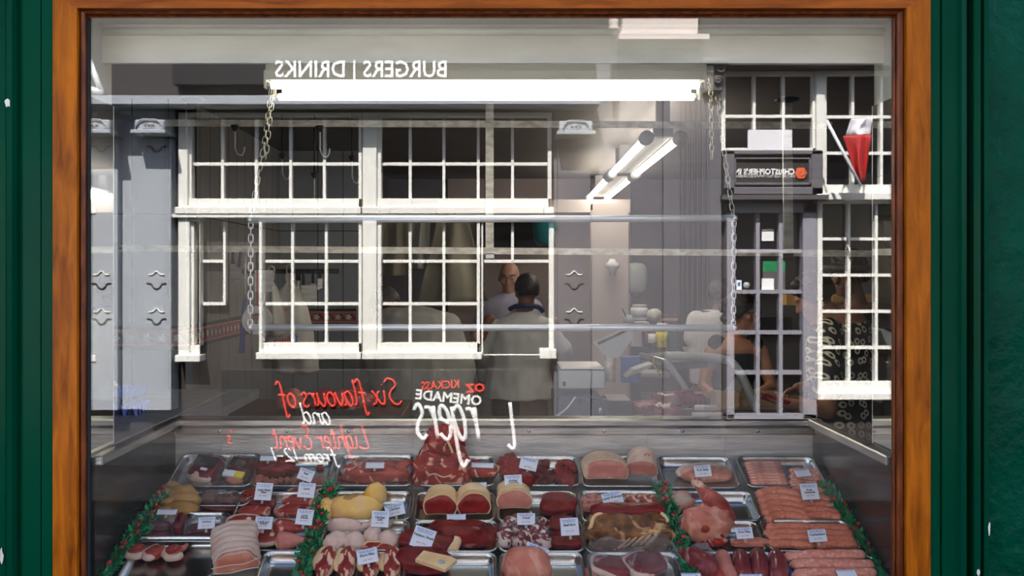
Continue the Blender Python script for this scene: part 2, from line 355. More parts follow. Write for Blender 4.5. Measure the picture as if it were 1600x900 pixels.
def txt(s, size, m, parent, loc, rot=(0,0,0), name='lettering', align='CENTER', ext=.0, sx=1, bold=0, shear=0):
    cu = bpy.data.curves.new('t', 'FONT'); cu.body = s; cu.size = size; cu.align_x = align; cu.align_y = 'CENTER'; cu.extrude = ext; cu.offset = bold; cu.shear = shear; cu.resolution_u = 2
    t = bpy.data.objects.new('t', cu); C.objects.link(t); bpy.context.view_layer.update()
    me = bpy.data.meshes.new_from_object(t.evaluated_get(bpy.context.evaluated_depsgraph_get()))
    bpy.data.objects.remove(t); bpy.data.curves.remove(cu)
    me.materials.clear(); me.materials.append(m); me.name = name
    o = bpy.data.objects.new(name, me); C.objects.link(o); o.parent = parent; o.location = loc; o.rotation_euler = rot; o.scale = (sx,1,1); return o
def crom(pts, k=6, closed=False):
    pts = [Vector(p) for p in pts]; n = len(pts); out = []
    for i in range(n if closed else n-1):
        if closed: a,b,c,d = pts[i-1], pts[i], pts[(i+1)%n], pts[(i+2)%n]
        else: a,b,c,d = pts[max(i-1,0)], pts[i], pts[i+1], pts[min(i+2,n-1)]
        for j in range(k):
            t = j/k; out.append(.5*((2*b)+(c-a)*t+(2*a-5*b+4*c-d)*t*t+(3*b-a-3*c+d)*t*t*t))
    if not closed: out.append(pts[-1])
    return out

# ================================================================== SETTING: our shopfront
GX0, GX1, GZ0, GZ1 = -1.204, 1.197, .40, 2.358
def vprofile(name, prof, z0, z1, m):          # vertical moulding: closed outline (x, y) run up the front
    return struct(MB().prism(prof, z0, z1).build(name, m))
def X(px, d=2.765): return (px-772)*d/F
# green timber pilaster, left of the frame
def fx(px): return X(px, 2.745)
prof = [(-4.2,.10), (-4.2,-.03), (fx(2),-.03), (fx(3),-.02), (fx(6),-.02), (fx(7),-.045), (fx(10),-.055), (fx(16),-.045), (fx(17),-.035), (fx(21),-.02), (fx(26),-.03),
        (fx(31),-.037), (fx(58.5),-.037), (fx(59.5),-.028), (fx(60.5),-.037), (fx(82),-.037), (fx(83),-.02), (fx(84.5),-.02), (fx(86),.10)]
vprofile('wall_facade_left', prof, 0, 2.75, M['green'])
prof = [(fx(1451),.10), (fx(1453),-.02), (fx(1454.5),-.037), (fx(1473),-.037), (fx(1474),-.026), (fx(1476),-.026), (fx(1477),-.037), (fx(1502),-.037), (fx(1504),-.05),
        (fx(1509),-.06), (fx(1513),-.045), (fx(1517),-.015), (fx(1522),-.012), (fx(1523),-.05), (fx(1531),-.06), (fx(1533.5),-.05), (fx(1534),-.02), (fx(1537),-.02), (fx(1538),-.055), (fx(1545),-.055), (fx(1546.5),-.01), (fx(1546.5),.10)]
vprofile('wall_facade_right', prof, 0, 2.75, M['green'])
mb = MB(); n1, n2 = 40, 100; x0, x1 = fx(1546), 4.2
def rough(x, z): return -.012 - .006*noise.noise(Vector((x*6, 0, z*6))) - .003*noise.noise(Vector((x*25, 3, z*25)))
vs = []; cols = [x0+(2.3-x0)*i/n1 for i in range(n1)]+[x1]; rows = [2.75*j/n2 for j in range(n2+1)]
vs = [(x, rough(x, z), z) for z in rows for x in cols]; W1 = len(cols)
mb.add(vs, [(j*W1+i, j*W1+i+1, (j+1)*W1+i+1, (j+1)*W1+i) for j in range(n2) for i in range(W1-1)], 0, True)
mb.box((x0,.02,0), (x1,.10,2.75)); struct(mb.build('wall_facade_render', M['green_rough']))
# small chips where the paint has flaked down to pale wood
def chip(name_, px, py, ww, hh, yy, label):
    random.seed(int(px)); n = 9; c = P(px, py, 2.8+yy); s = 2.75/F
    poly = [(c.x+ww*s*.5*math.cos(2*PI*k/n)*random.uniform(.5,1.1), c.z+hh*s*.5*math.sin(2*PI*k/n)*random.uniform(.6,1.1)) for k in range(n)]
    mb = MB(); mb.add([(x,c.y,z) for x,z in poly]+[(x,c.y+.002,z) for x,z in poly], [tuple(range(n))]+[(k,n+k,n+(k+1)%n,(k+1)%n) for k in range(n)])
    struct(mb.build(name_, M['bone']))
chip('trim_1', 11, 161, 10, 16, -.056, ''); chip('trim_2', 2, 868, 7, 27, -.034, ''); chip('trim_3', 1529, 895, 7, 12, -.062, ''); chip('trim_4', 1546, 826, 4, 24, -.058, '')
# wall over the window and unseen storeys above, height set for how far their shade reaches
mb = MB(); mb.box((-6,-.03,2.62), (6,.10,5.0)); struct(mb.build('wall_front_upper', M['cream']))
struct(MB().box((-4.2,-.04,0), (-1.204-.075,.1,.02)).box((fx(80),-.03,0), (fx(1455),.10,GZ0-.04)).build('wall_front_sill', M['green']))

# varnished frame with mitred corners
win = thing('window_1', None, None); struct(win)
zb, zt = GZ0-.06, EYE+(421+12)*2.765/F
xo0, xi0, xi1, xo1 = X(83.5), X(121), X(1416), X(1453)
zi = EYE+(421-13)*2.765/F
def frame_side(xo, xi, m): 
    a = min(xo, xi); b = max(xo, xi); mb = MB()
    top = [(xo, zt), (xi, zi)]
    pl = [(xo,zb),(xi,zb),(xi,zi),(xo,zt)]
    def pr(pl, y0, y1):
        n = 4; v = [(x,y0,z) for x,z in pl]+[(x,y1,z) for x,z in pl]
        mb.add(v, [(0,1,2,3),(7,6,5,4)]+[(k,(k+1)%4,4+(k+1)%4,4+k) for k in range(4)])
    pr(pl, -.040, .03); return mb.build('casing', m, win)
frame_side(xo0, xi0, M['orange_wood']); frame_side(xo1, xi1, M['orange_wood'])
mb = MB(); pl = [(xo0,zt),(xi0,zi),(xi1,zi),(xo1,zt)]
mb.add([(x,-.038,z) for x,z in pl]+[(x,.03,z) for x,z in pl], [(0,1,2,3),(7,6,5,4)]+[(k,(k+1)%4,4+(k+1)%4,4+k) for k in range(4)]); mb.build('head_casing', M['top_wood'], win)
for a, b in ((X(122.5), X(129.5)), (X(1405.5), X(1414.5))):
    MB().box((a,-.026,zb), (b,.01,zi-.003), bev=.004).build('glazing_bead', M['bead_wood'], win)
MB().box((X(122.5),-.026,zi-.012), (X(1414.5),.01,zi-.004), bev=.004).build('glazing_bead', M['bead_wood'], win)
MB().box((X(129.5),-.008,zi-.018), (X(1405.5),.01,zi-.012), bev=.003).build('glazing_bead', M['bead_wood'], win)
MB().box((X(129.5),-.010,zb), (X(132.5),.01,zi-.02), bev=.002).build('glazing_bead', M['black_cloth'], win)  # black strip in place of the dark gap beside the pane
MB().box((X(1402.5),-.010,zb), (X(1405.5),.01,zi-.02), bev=.002).build('glazing_bead', M['bead_wood'], win)
MB().box((GX0,0,GZ0), (GX1,.006,GZ1+.012)).build('window_pane', M['glass'], win)
# cream painted reveal behind the glass
zs = 2.356
struct(MB().box((-1.26,.012,zs), (1.25,.135,zs+.06)).build('trim_5', M['jamb']))
mb = MB(); mb.box((-1.26,.125,2.237), (1.25,.142,2.45)); mb.tube([(-1.2,.118,2.333),(1.2,.118,2.333)], .012, 8)
struct(mb.build('trim_6', M['cream']))
for k, (a, b) in enumerate(((-1.30,-1.2105),(1.2035,1.29))): struct(MB().box((a,.012,1.0), (b,.20,2.36)).build('trim_%d' % (7+k), M['jamb']))
for (a, b, lb) in ((-1.2100,-1.2035,'upright mirror panel in the window reveal on the side of the egg trays'), (1.1965,1.2030,'upright mirror panel in the window reveal beside the floral dress')):
    t = thing('mirror_panel', lb, 'mirror', ((a+b)/2, .11, 1.05)); h = (b-a)/2
    MB().box((-h,-.095,0), (h,.088,1.066)).build('mirror_sheet', M['mirror'], t)
    MB().box((-h*1.1,.086,0), (h*1.1,.0905,1.066)).build('edge_strip', M['chrome'], t)

# ------------------------------------------------------------------ shop interior shell
ZC = 2.40
struct(MB().box((-3,.10,-.05), (3.2,6,0)).build('floor', M['floor']))
struct(MB().box((-3,.10,ZC), (3.2,6.1,ZC+.15)).build('ceiling', M['ceiling']))
struct(MB().box((-3.1,.10,0), (-3,1.8,ZC)).build('wall_left_side', M['tile_side']))
struct(MB().box((-3,1.65,0), (-1.447,1.75,ZC)).build('wall_left_front', M['tile']))
struct(MB().box((-1.55,1.65,0), (-1.45,3.7,ZC)).build('wall_left', M['tile_side']))
struct(MB().box((-1.55,3.6,0), (-.93,3.72,ZC)).build('wall_partition', M['tile']))
struct(MB().box((-1.02,3.72,0), (-.93,5.7,ZC)).build('wall_passage', M['wall_warm']))
struct(MB().box((-1.1,5.6,0), (3.2,5.75,ZC)).build('wall_back', M['wall_grey']))
struct(MB().box((3.1,.10,0), (3.2,5.7,ZC)).build('wall_right', M['wall_grey']))
struct(MB().box((-3.1,.09,0), (-1.30,.12,ZC+.1)).box((1.29,.09,0), (3.2,.12,ZC+.1)).box((-3.1,.06,2.38),(3.2,.13,2.7)).build('wall_front_inner', M['wall_grey']))
zbd = EYE-(528-421)*4.45/F
for nm, a, b, mt, ln in (('trim_9', (-3,1.642,-.056), (-1.447,1.652,.056), M['border'], 0), ('trim_10', (-1.452,1.642,-.056), (-1.442,3.6,.056), M['border_side'], 0), ('trim_11', (-1.45,3.592,-.056), (-.93,3.602,.056), M['border'], 0)):
    struct(MB().box(a, b).build(nm, mt, loc=(0,0,zbd)))
# pale pink back room wall with its beam, and the white upright
q0, q1 = P(700,350,8.38), P(985,640,8.38)
struct(MB().box((q0.x,5.56,0), (q1.x,5.6,ZC)).build('wall_back_room', M['wall_pink']))
a, b = P(684,313,7.9), P(982,333,7.9)
struct(MB().box((a.x,5.0,b.z), (b.x,5.2,a.z)).build('trim_12', M['pale_paint']))
a, b = P(745,346,8.3), P(868,386,8.3)
struct(MB().box((a.x,5.48,b.z), (b.x,5.56,a.z)).build('trim_13', M['black_cloth']))  # black sheet put in for the dark of the opening under the beam
a, b = P(926,340,7.2), P(982,640,7.2)
struct(MB().box((a.x,4.4,0), (b.x,4.55,ZC-.3)).box((a.x-.02,4.38,0),(a.x+.03,4.4,ZC-.35)).build('trim_14', M['pale_paint']))

# grey stone ledge beside the display, on the egg side
lt = thing('stone_ledge', 'grey stone worktop beside the display, carrying the blue egg trays', 'worktop', (-2.1,.9,.98))
MB().box((-.87,-.72,.02), (.88,.74,.06), bev=.006).box((.88-.0,.0,.02),(1.0,.74,.06)).build('slab', M['ledge'], lt)
MB().box((-.85,-.70,-.98), (.86,.72,.02)).build('apron_panel', M['steel'], lt)

# stainless display well
dw = thing('display_counter', 'long stainless steel display counter sloping behind the shop window', 'counter', (0,.36,.60))
def W(x, y, z): return (x, y-.36, z-.60)
bk = MB(); bk.box(W(-1.20,.735,.60), W(1.20,.75,1.03)); 
for xx in (-.62,-.09,.27,.57,.86): bk.box(W(xx,.731,.62), W(xx+.003,.735,1.0))
bk.box(W(.30,.729,.93), W(.86,.735,.935)); bk.build('back_panel', M['dull_steel'], dw)
rm = MB(); rm.box(W(-1.20,.715,1.015), W(1.20,.80,1.045), bev=.006); rm.box(W(-1.20,.722,.985), W(1.20,.735,1.012), bev=.003); rm.build('rim', M['steel'], dw)
for x in (-1.02,-.77,-.54,-.27,.13,.41,.70,.98): MB().ball(W(x,.7215,.999), (.007,.003,.007), 10).build('rivet', M['steel'], dw)
for s in (-1, 1):
    sp_ = MB(); sp_.box(W(s*1.2,.02,.40), W(s*1.188,.735,1.03)); sp_.build('side_panel', M['dark_steel'], dw)
    MB().box(W(s*1.205,.02,1.015), W(s*1.165,.735,1.045), bev=.004).build('side_rim', M['steel'], dw)
    pa = [W(s*1.15,.05,.60+.02), W(s*1.15,.70,.86+.02)]
    MB().tube(pa, .012, 6).build('edge_rail', M['dull_steel'], dw)
dk = MB(); o = -.075
dk.add([W(-1.19,-.0,.63+o), W(1.19,0,.63+o), W(1.19,.735,.63+.4*.735+o), W(-1.19,.735,.63+.4*.735+o),
        W(-1.19,-.0,.60+o), W(1.19,0,.60+o), W(1.19,.735,.60+.4*.735+o), W(-1.19,.735,.60+.4*.735+o)], [(0,1,2,3),(7,6,5,4),(0,4,5,1),(1,5,6,2),(2,6,7,3),(3,7,4,0)])
dk.build('deck', M['dull_steel'], dw)
MB().box(W(-1.18,.02,0), W(1.18,.74,.50)).build('plinth', M['dull_steel'], dw)

# ================================================================== SETTING: across the street (seen in the glass)
FD = 8.4; FY = D-FD
def fX(px): return (px-772)*FD/F
def fZ(py): return EYE-(py-421)*FD/F
def fbox(mb, x0, x1, y0, y1, front, back, mi=0, bev=0):     # front/back: metres out from the house wall towards us
    return mb.box((fX(x0), FY+back, fZ(y0)), (fX(x1), FY+front, fZ(y1)), mi, bev=bev)
struct(MB().box((-12,-9,-.1), (12,-.03,-.02)).build('floor_street', M['asphalt']))
struct(MB().box((-7,FY-.05,-.02), (7,FY+.9,.05)).build('floor_pavement', M['asphalt']))
struct(fbox(MB(), -500, 2100, -180, 705, -.12, -.5).build('wall_opposite', M['dark_paint']))
struct(fbox(MB(), 272, 866, 172, 700, -.11, -.13).build('wall_opposite_bay', M['dark_paint']))
struct(fbox(MB(), -500, 272, 172, 640, -.02, -.13).build('wall_opposite_left', M['grey_paint']))
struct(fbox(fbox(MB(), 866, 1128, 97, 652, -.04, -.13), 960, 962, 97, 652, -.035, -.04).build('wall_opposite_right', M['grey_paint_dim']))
# fascia with its lettering, cornice that shades the tops of the windows
fa = thing('shop_fascia', 'black fascia across the street lettered BURGERS and DRINKS, above the sash windows', 'sign', (fX(565),FY,fZ(110)))
def loc(mb_fn, root): return root
def rel(root, p): return Vector(p)-root.location
def rbox(mb, root, x0, x1, y0, y1, front, back, mi=0, bev=0):
    r = root.location; return mb.box((fX(x0)-r.x, FY+back-r.y, fZ(y0)-r.z), (fX(x1)-r.x, FY+front-r.y, fZ(y1)-r.z), mi, bev=bev)
rbox(MB(), fa, 270, 930, 88, 132, .02, -.10).build('board', M['black'], fa)
txt('BURGERS | DRINKS', .205, M['white'], fa, (0,.028,0), (PI/2,0,PI), sx=.88, bold=.003)
struct(fbox(MB(), -300, 932, 158, 171, .29, -.12).build('trim_15', M['grey_paint']))
struct(fbox(MB(), 1128, 1420, 94, 108, .17, -.12).build('trim_16', M['dark_paint']))
struct(fbox(MB(), 272, 866, 335, 340, .05, -.12).build('trim_17', M['white_paint']))

def sash(nm, x0, x1, y0, y1, vx, hy, mt, fw=10, fr_=None, sill=True, low=None, post=None, v_end=None, front=0, deep=.10, botw=16, h_to=None):
    """one sash window: outer frame, panes, vertical and horizontal glazing bars (real bars with depth)"""
    t = thing(nm, None, None, (fX((x0+x1)/2), FY-.10, fZ(y1))); struct(t)
    fr = MB()
    fr_ = fw if fr_ is None else fr_
    rbox(fr, t, x0, x0+fw, y0, y1, front, -.12, bev=.006); rbox(fr, t, x1-fr_, x1, y0, y1, front-.02, -.12, bev=.004)
    if fw > 12: rbox(fr, t, x0+fw*.75, x0+fw*1.3, y0+6, y1, front-.03, -.12, bev=.004)
    rbox(fr, t, x0, x1, y0, y0+6, front-.01, -.12); rbox(fr, t, x0, x1, y1-botw, y1, front-.02, -.12, bev=.004)
    fr.build('window_frame', mt, t)
    bars = MB()
    for v in vx:
        e = (v_end or {}).get(v, y1-botw); rbox(bars, t, v-2.2, v+2.2, y0+5, e, -.045, -.115)
    for h in hy:
        h0, h1 = (h_to or {}).get(h, (x0+fw, x1-fr_)); rbox(bars, t, h0, h1, h-2.4, h+2.4, -.05, -.115)
    bars.build('glazing_bars', mt, t)
    rbox(MB(), t, x0+fw-1, x1-fr_+1, y0+3, y1-botw+2, -.105, -.115).build('window_glass', M['pane'], t)
    if sill: rbox(MB(), t, x0-3, x1+3, y1-2, y1+9, .06, -.12, bev=.006).build('window_sill', mt, t)
    return t
wp = M['white_paint']
sash('window_2', 279, 565, 176, 326, [345,398,452,505], [255], wp, 15, 5, True, front=.02)
sash('window_3', 567, 862, 176, 326, [640,693,747,801], [255], wp, 22, 6, True, front=.03)
t = sash('window_4', 279, 312, 340, 556, [], [], wp, 18, 1, True, front=.02)
bars = MB(); rbox(bars, t, 346, 350, 345, 477, -.045, -.115); rbox(bars, t, 311, 350, 405.6, 410.4, -.05, -.115); rbox(bars, t, 311, 350, 472.6, 477.4, -.05, -.115); bars.build('glazing_bars', wp, t)
sash('window_5', 405, 565, 340, 552, [455,508], [408,475], wp, 5, 5, True, front=.02)
sash('window_6', 567, 750, 340, 552, [640,693], [408,475], wp, 22, 5, True, front=.03)
t = sash('window_7', 752, 866, 340, 556, [801], [408], wp, 3, 8, False, front=.0, botw=1, v_end={801:408})
rbox(MB(), t, 843, 869, 545, 560, .06, -.12, bev=.006).build('window_sill', wp, t)
sash('window_8', 60, 150, 176, 326, [100], [255], wp, 6, None, True)
sash('window_9', 60, 150, 340, 556, [100], [408,475], wp, 6, None, True)
sash('window_10', 1126, 1281, 110, 236, [1181,1227], [180], wp, 9, None, False, front=-.02, botw=6)
sash('window_11', 1276, 1440, 110, 304, [1336,1381], [181,238], wp, 14, None, True, front=.0)
sash('window_12', 1278, 1440, 312, 615, [1330,1373,1414], [373,430,487,544], wp, 8, None, True, front=.0, botw=18)
# white papers stacked behind the small upper window
bx = tag(rbox(MB(), fa, 1170, 1239, 202, 234, -.02, -.04).build('paper_stack', M['white_cloth']), 'white stacked paper parcels on the ledge of the small upper window across the street', 'papers'); bx.location = fa.location
# door with lavender grey glazing bars
dr = thing('door_1', None, None, (fX(1208), FY-.05, fZ(655))); struct(dr)
mb = MB()
rbox(mb, dr, 1136, 1148, 318, 655, .0, -.12, bev=.005); rbox(mb, dr, 1255, 1277, 318, 655, .0, -.12, bev=.005); rbox(mb, dr, 1136, 1277, 318, 332, .0, -.12); rbox(mb, dr, 1136, 1277, 648, 655, .0, -.12)
for v in (1186,1222): rbox(mb, dr, v-3, v+3, 330, 650, -.03, -.11)
for h in (392,456,520,583): rbox(mb, dr, 1146, 1257, h-3, h+3, -.035, -.11)
mb.build('door_frame', M['grey_paint_door'], dr)
rbox(MB(), dr, 1145, 1258, 330, 650, -.10, -.115).build('window_glass', M['pane'], dr)
rbox(MB(), dr, 1195, 1214, 357, 376, -.088, -.099).build('notice', M['white'], dr); rbox(MB(), dr, 1195, 1214, 435, 454, -.088, -.099).build('notice', M['white'], dr)
rbox(MB(), dr, 1197, 1232, 408, 424, -.09, -.1).build('poster', M['leaf'], dr); rbox(MB(), dr, 1197, 1232, 424, 456, -.09, -.1).build('poster', M['brown_paint'], dr)
rbox(rbox(MB(), dr, 1155, 1163, 438, 453, -.088, -.099), dr, 1157,1161,441,447, -.087,-.088, 1).build('sticker', [M['white'], M['blue_ink']], dr)
c_ = P(0,0,1); st = MB().lathe([(.03,0),(.03,.006)], 16, M4=Matrix.Translation(rel(dr, (fX(1171),FY-.095,fZ(446)))) @ Matrix.Rotation(-PI/2,4,'X')); st.build('sticker', M['lamp_grey'], dr)
# hanging inn sign
sg = thing('inn_sign', 'taupe framed sign reading ST CHRISTOPHER\'S INNS above the lavender barred door', 'sign', (fX(1206), FY, fZ(270)))
mb = MB(); rbox(mb, sg, 1128, 1284, 235, 306, .02, -.12); mb.build('board', M['dark_paint'], sg)
mb = MB()
for (a,b,c,d) in ((1130,1283,236,243),(1130,1283,293,305),(1130,1146,236,305),(1265,1283,236,305)): rbox(mb, sg, a,b,c,d, .06, .0, bev=.008)
for (a,b,c,d) in ((1146,1266,247,250),(1146,1266,286,290),(1146,1149,247,290),(1262,1266,247,290)): rbox(mb, sg, a,b,c,d, .045, .0, bev=.005)
mb.build('frame_moulding', M['grey_paint_dim'], sg)
txt("ST CHRISTOPHER'S INNS", .070, M['white'], sg, (fX(1194)-sg.location.x,.026,fZ(269)-sg.location.z), (PI/2,0,PI), sx=.90, bold=.0025)
txt('BACKPACKER HOSTELS | WWW.BOOKBEDS.COM', .034, M['white'], sg, (fX(1194)-sg.location.x,.026,fZ(276)-sg.location.z), (PI/2,0,PI), sx=.88)
mb = MB(); oc = rel(sg, (fX(1250),FY+.03,fZ(271)))
mb.prism([(.055*math.cos(a*PI/3), .055*math.sin(a*PI/3)) for a in range(6)], 0, .006, M4=Matrix.Translation(oc) @ Matrix.Rotation(-PI/2,4,'X'))
mb.tube([oc+Vector((.010*k*.42*math.cos(k*.7),.007,.010*k*.42*math.sin(k*.7))) for k in range(11)], .003, 6, mi=1)
mb.build('rose_emblem', [M['orange_mark'], M['brown_paint']], sg)
struct(fbox(MB(), 1124, 1288, 306, 313, .12, -.12).build('trim_18', M['brown_paint']))
# pilasters with corbels and the light and shade of incised panel ends as tubes
def pilaster(n, x0, x1, ytop, ybot, pm='grey_paint'):
    xc = (x0+x1)/2; t = thing('pilaster_%d' % n, None, None, (fX(xc), FY, fZ(ybot))); struct(t); t.name = 'trim_%d' % n
    rbox(MB(), t, x0+3, x1-3, ytop+24, ybot, .05, -.12, bev=.004).build('shaft', M[pm], t)
    mb = MB(); rbox(mb, t, x0-1, x1+1, ytop+16, ytop+22, .27, -.1, bev=.006); rbox(mb, t, x0+3, x1-3, ytop, ytop+16, .23, -.1, bev=.01)
    ctr = rel(t, (fX(xc), FY+.235, fZ(ytop+9)))
    for s in (-1,1):
        mb.tube([ctr+Vector((s*(.03+.012*k*math.cos(k*.8)), 0, .012*k*.6*math.sin(k*.8))) for k in range(8)], .008, 6)
        mb.tube(crom([ctr+Vector((s*.12,.0,-.05)), ctr+Vector((s*.11,.01,.0)), ctr+Vector((s*.07,.01,.045)), ctr+Vector((0,.01,.05))]), .007, 6)
    mb.build('corbel', M['grey_paint'], t)
    mb = MB()
    for yy, sg_ in ((232,1),(445,1),(500,1)):
        base = rel(t, (fX(xc), FY+.052, fZ(yy)))
        mb.tube(crom([base+Vector((-.085,0,.012)), base+Vector((-.05,0,.01)), base+Vector((-.03,0,-.02)), base+Vector((0,0,-.035)), base+Vector((.03,0,-.02)), base+Vector((.05,0,.01)), base+Vector((.085,0,.012))]), .0075, 6)
    mb.build('panel_end_shading', M['dark_paint'], t)  # dark curves put in for the shadow inside incised panel ends
    mb = MB()
    for yy in (429,487):
        base = rel(t, (fX(xc), FY+.055, fZ(yy)))
        mb.tube(crom([base+Vector((-.07,0,0)), base+Vector((-.035,0,0)), base+Vector((0,0,.03)), base+Vector((.035,0,0)), base+Vector((.07,0,0))]), .006, 6)
    mb.build('panel_end_shading', M['white_paint'], t)  # white curves put in for the highlight along the same grooves
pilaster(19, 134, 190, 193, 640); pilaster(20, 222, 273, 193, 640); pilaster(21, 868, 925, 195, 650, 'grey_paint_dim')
# fluted column with scroll capital
t = thing('trim_22', None, None, (fX(1082), FY, fZ(655))); struct(t)
mb = MB(); rbox(mb, t, 1036, 1126, 125, 655, .03, -.12)
for k, v in enumerate((1062,1070,1078,1086,1094,1102)): rbox(mb, t, v, v+4.5, 155, 652, .05, .02, bev=.006)
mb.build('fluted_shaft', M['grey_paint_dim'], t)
mb = MB(); rbox(mb, t, 1090, 1132, 97, 104, .20, -.1, bev=.01); rbox(mb, t, 1096, 1126, 104, 148, .12, -.1, bev=.02)
for s, cx, cy, r in ((1,1106,113,.05),(-1,1120,112,.055),(1,1117,130,.04)):
    c0 = rel(t, (fX(cx), FY+.14, fZ(cy))); mb.tube([c0+Vector((s*r*(1-k/14)*math.cos(k*.8), .0, r*(1-k/14)*math.sin(k*.8))) for k in range(13)], .012, 6)
mb.build('scroll_capital', M['brown_paint'], t)
# pale sunlit block, bluish gable and finial post above the fascia
struct(MB().prism([(fX(1090), fZ(-60)), (fX(990), fZ(-60)), (fX(966), fZ(62)), (fX(1085), fZ(72))], 0, .3, M4=Matrix.Translation((0,FY+.12,0)) @ Matrix.Rotation(PI/2,4,'X')).build('trim_23', M['pale_paint']))
struct(fbox(MB(), 962, 1100, 62, 70, .22, -.12).build('trim_24', M['pale_paint']))
mb = MB().lathe([(.03,0),(.03,.55),(.045,.555),(.05,.58),(.035,.6),(.045,.62),(.04,.65),(.015,.665)], 16); o_ = mb.build('trim_25', M['pale_paint'], loc=(fX(957), FY+.1, fZ(150))); struct(o_)

# flag on a slanting white pole in the right-hand upper window
fl = thing('folded_flag', 'red and white flag furled round a slanting white pole before a sash window', 'flag', R(1345,292,8.0))
def rl(px, py, d=8.0, root=None): return R(px, py, d)-root.location
MB().tube([rl(1292,188,8.05,fl), rl(1345,290,7.95,fl)], .014, 8).build('pole', M['white_cloth'], fl)
def cloth(root, outline_top, outline_bot, mt, name, n=26, amp=.03, d=8.0, freq=9, th=.01, rr=True):
    rings = []; rows = 14; fn = R if rr else P
    for j in range(rows+1):
        t = j/rows; row = []
        for i in range(n+1):
            u = i/n
            a0, a1 = outline_top; b0, b1 = outline_bot
            px = (a0[0]*(1-u)+a1[0]*u)*(1-t)+(b0[0]*(1-u)+b1[0]*u)*t
            py = (a0[1]*(1-u)+a1[1]*u)*(1-t)+(b0[1]*(1-u)+b1[1]*u)*t
            dd = d+amp*math.sin(u*freq+1.5*noise.noise(Vector((u*3,t*2,a0[0]*.01))))*(.3+t*.9)
            row.append(fn(px, py, dd)-root.location)
        rings.append(row)
    mb = MB(); W2 = n+1
    front = [p for r in rings for p in r]; sgn = 1 if not rr else -1
    back = [p+Vector((0,sgn*th,0)) for p in front]
    fs = [(j*W2+i, j*W2+i+1, (j+1)*W2+i+1, (j+1)*W2+i) for j in range(rows) for i in range(n)]
    N = len(front); mb.add(front+back, fs+[tuple(N+k for k in reversed(f)) for f in fs], 0, True)
    ed = [j*W2 for j in range(rows+1)]; 
    for e in (ed, [j*W2+n for j in range(rows+1)], list(range(W2)), [rows*W2+i for i in range(W2)]):
        mb.add(front+back, [(e[k], e[k+1], N+e[k+1], N+e[k]) for k in range(len(e)-1)], 0, False)
    return mb.build(name, mt, root)
cloth(fl, ((1318,212),(1362,210)), ((1340,282),(1352,284)), M['red_cloth'], 'red_cloth', d=8.0, amp=.05)
cloth(fl, ((1330,186),(1364,184)), ((1322,212),(1360,210)), M['white_cloth'], 'white_cloth', d=8.05, amp=.05)

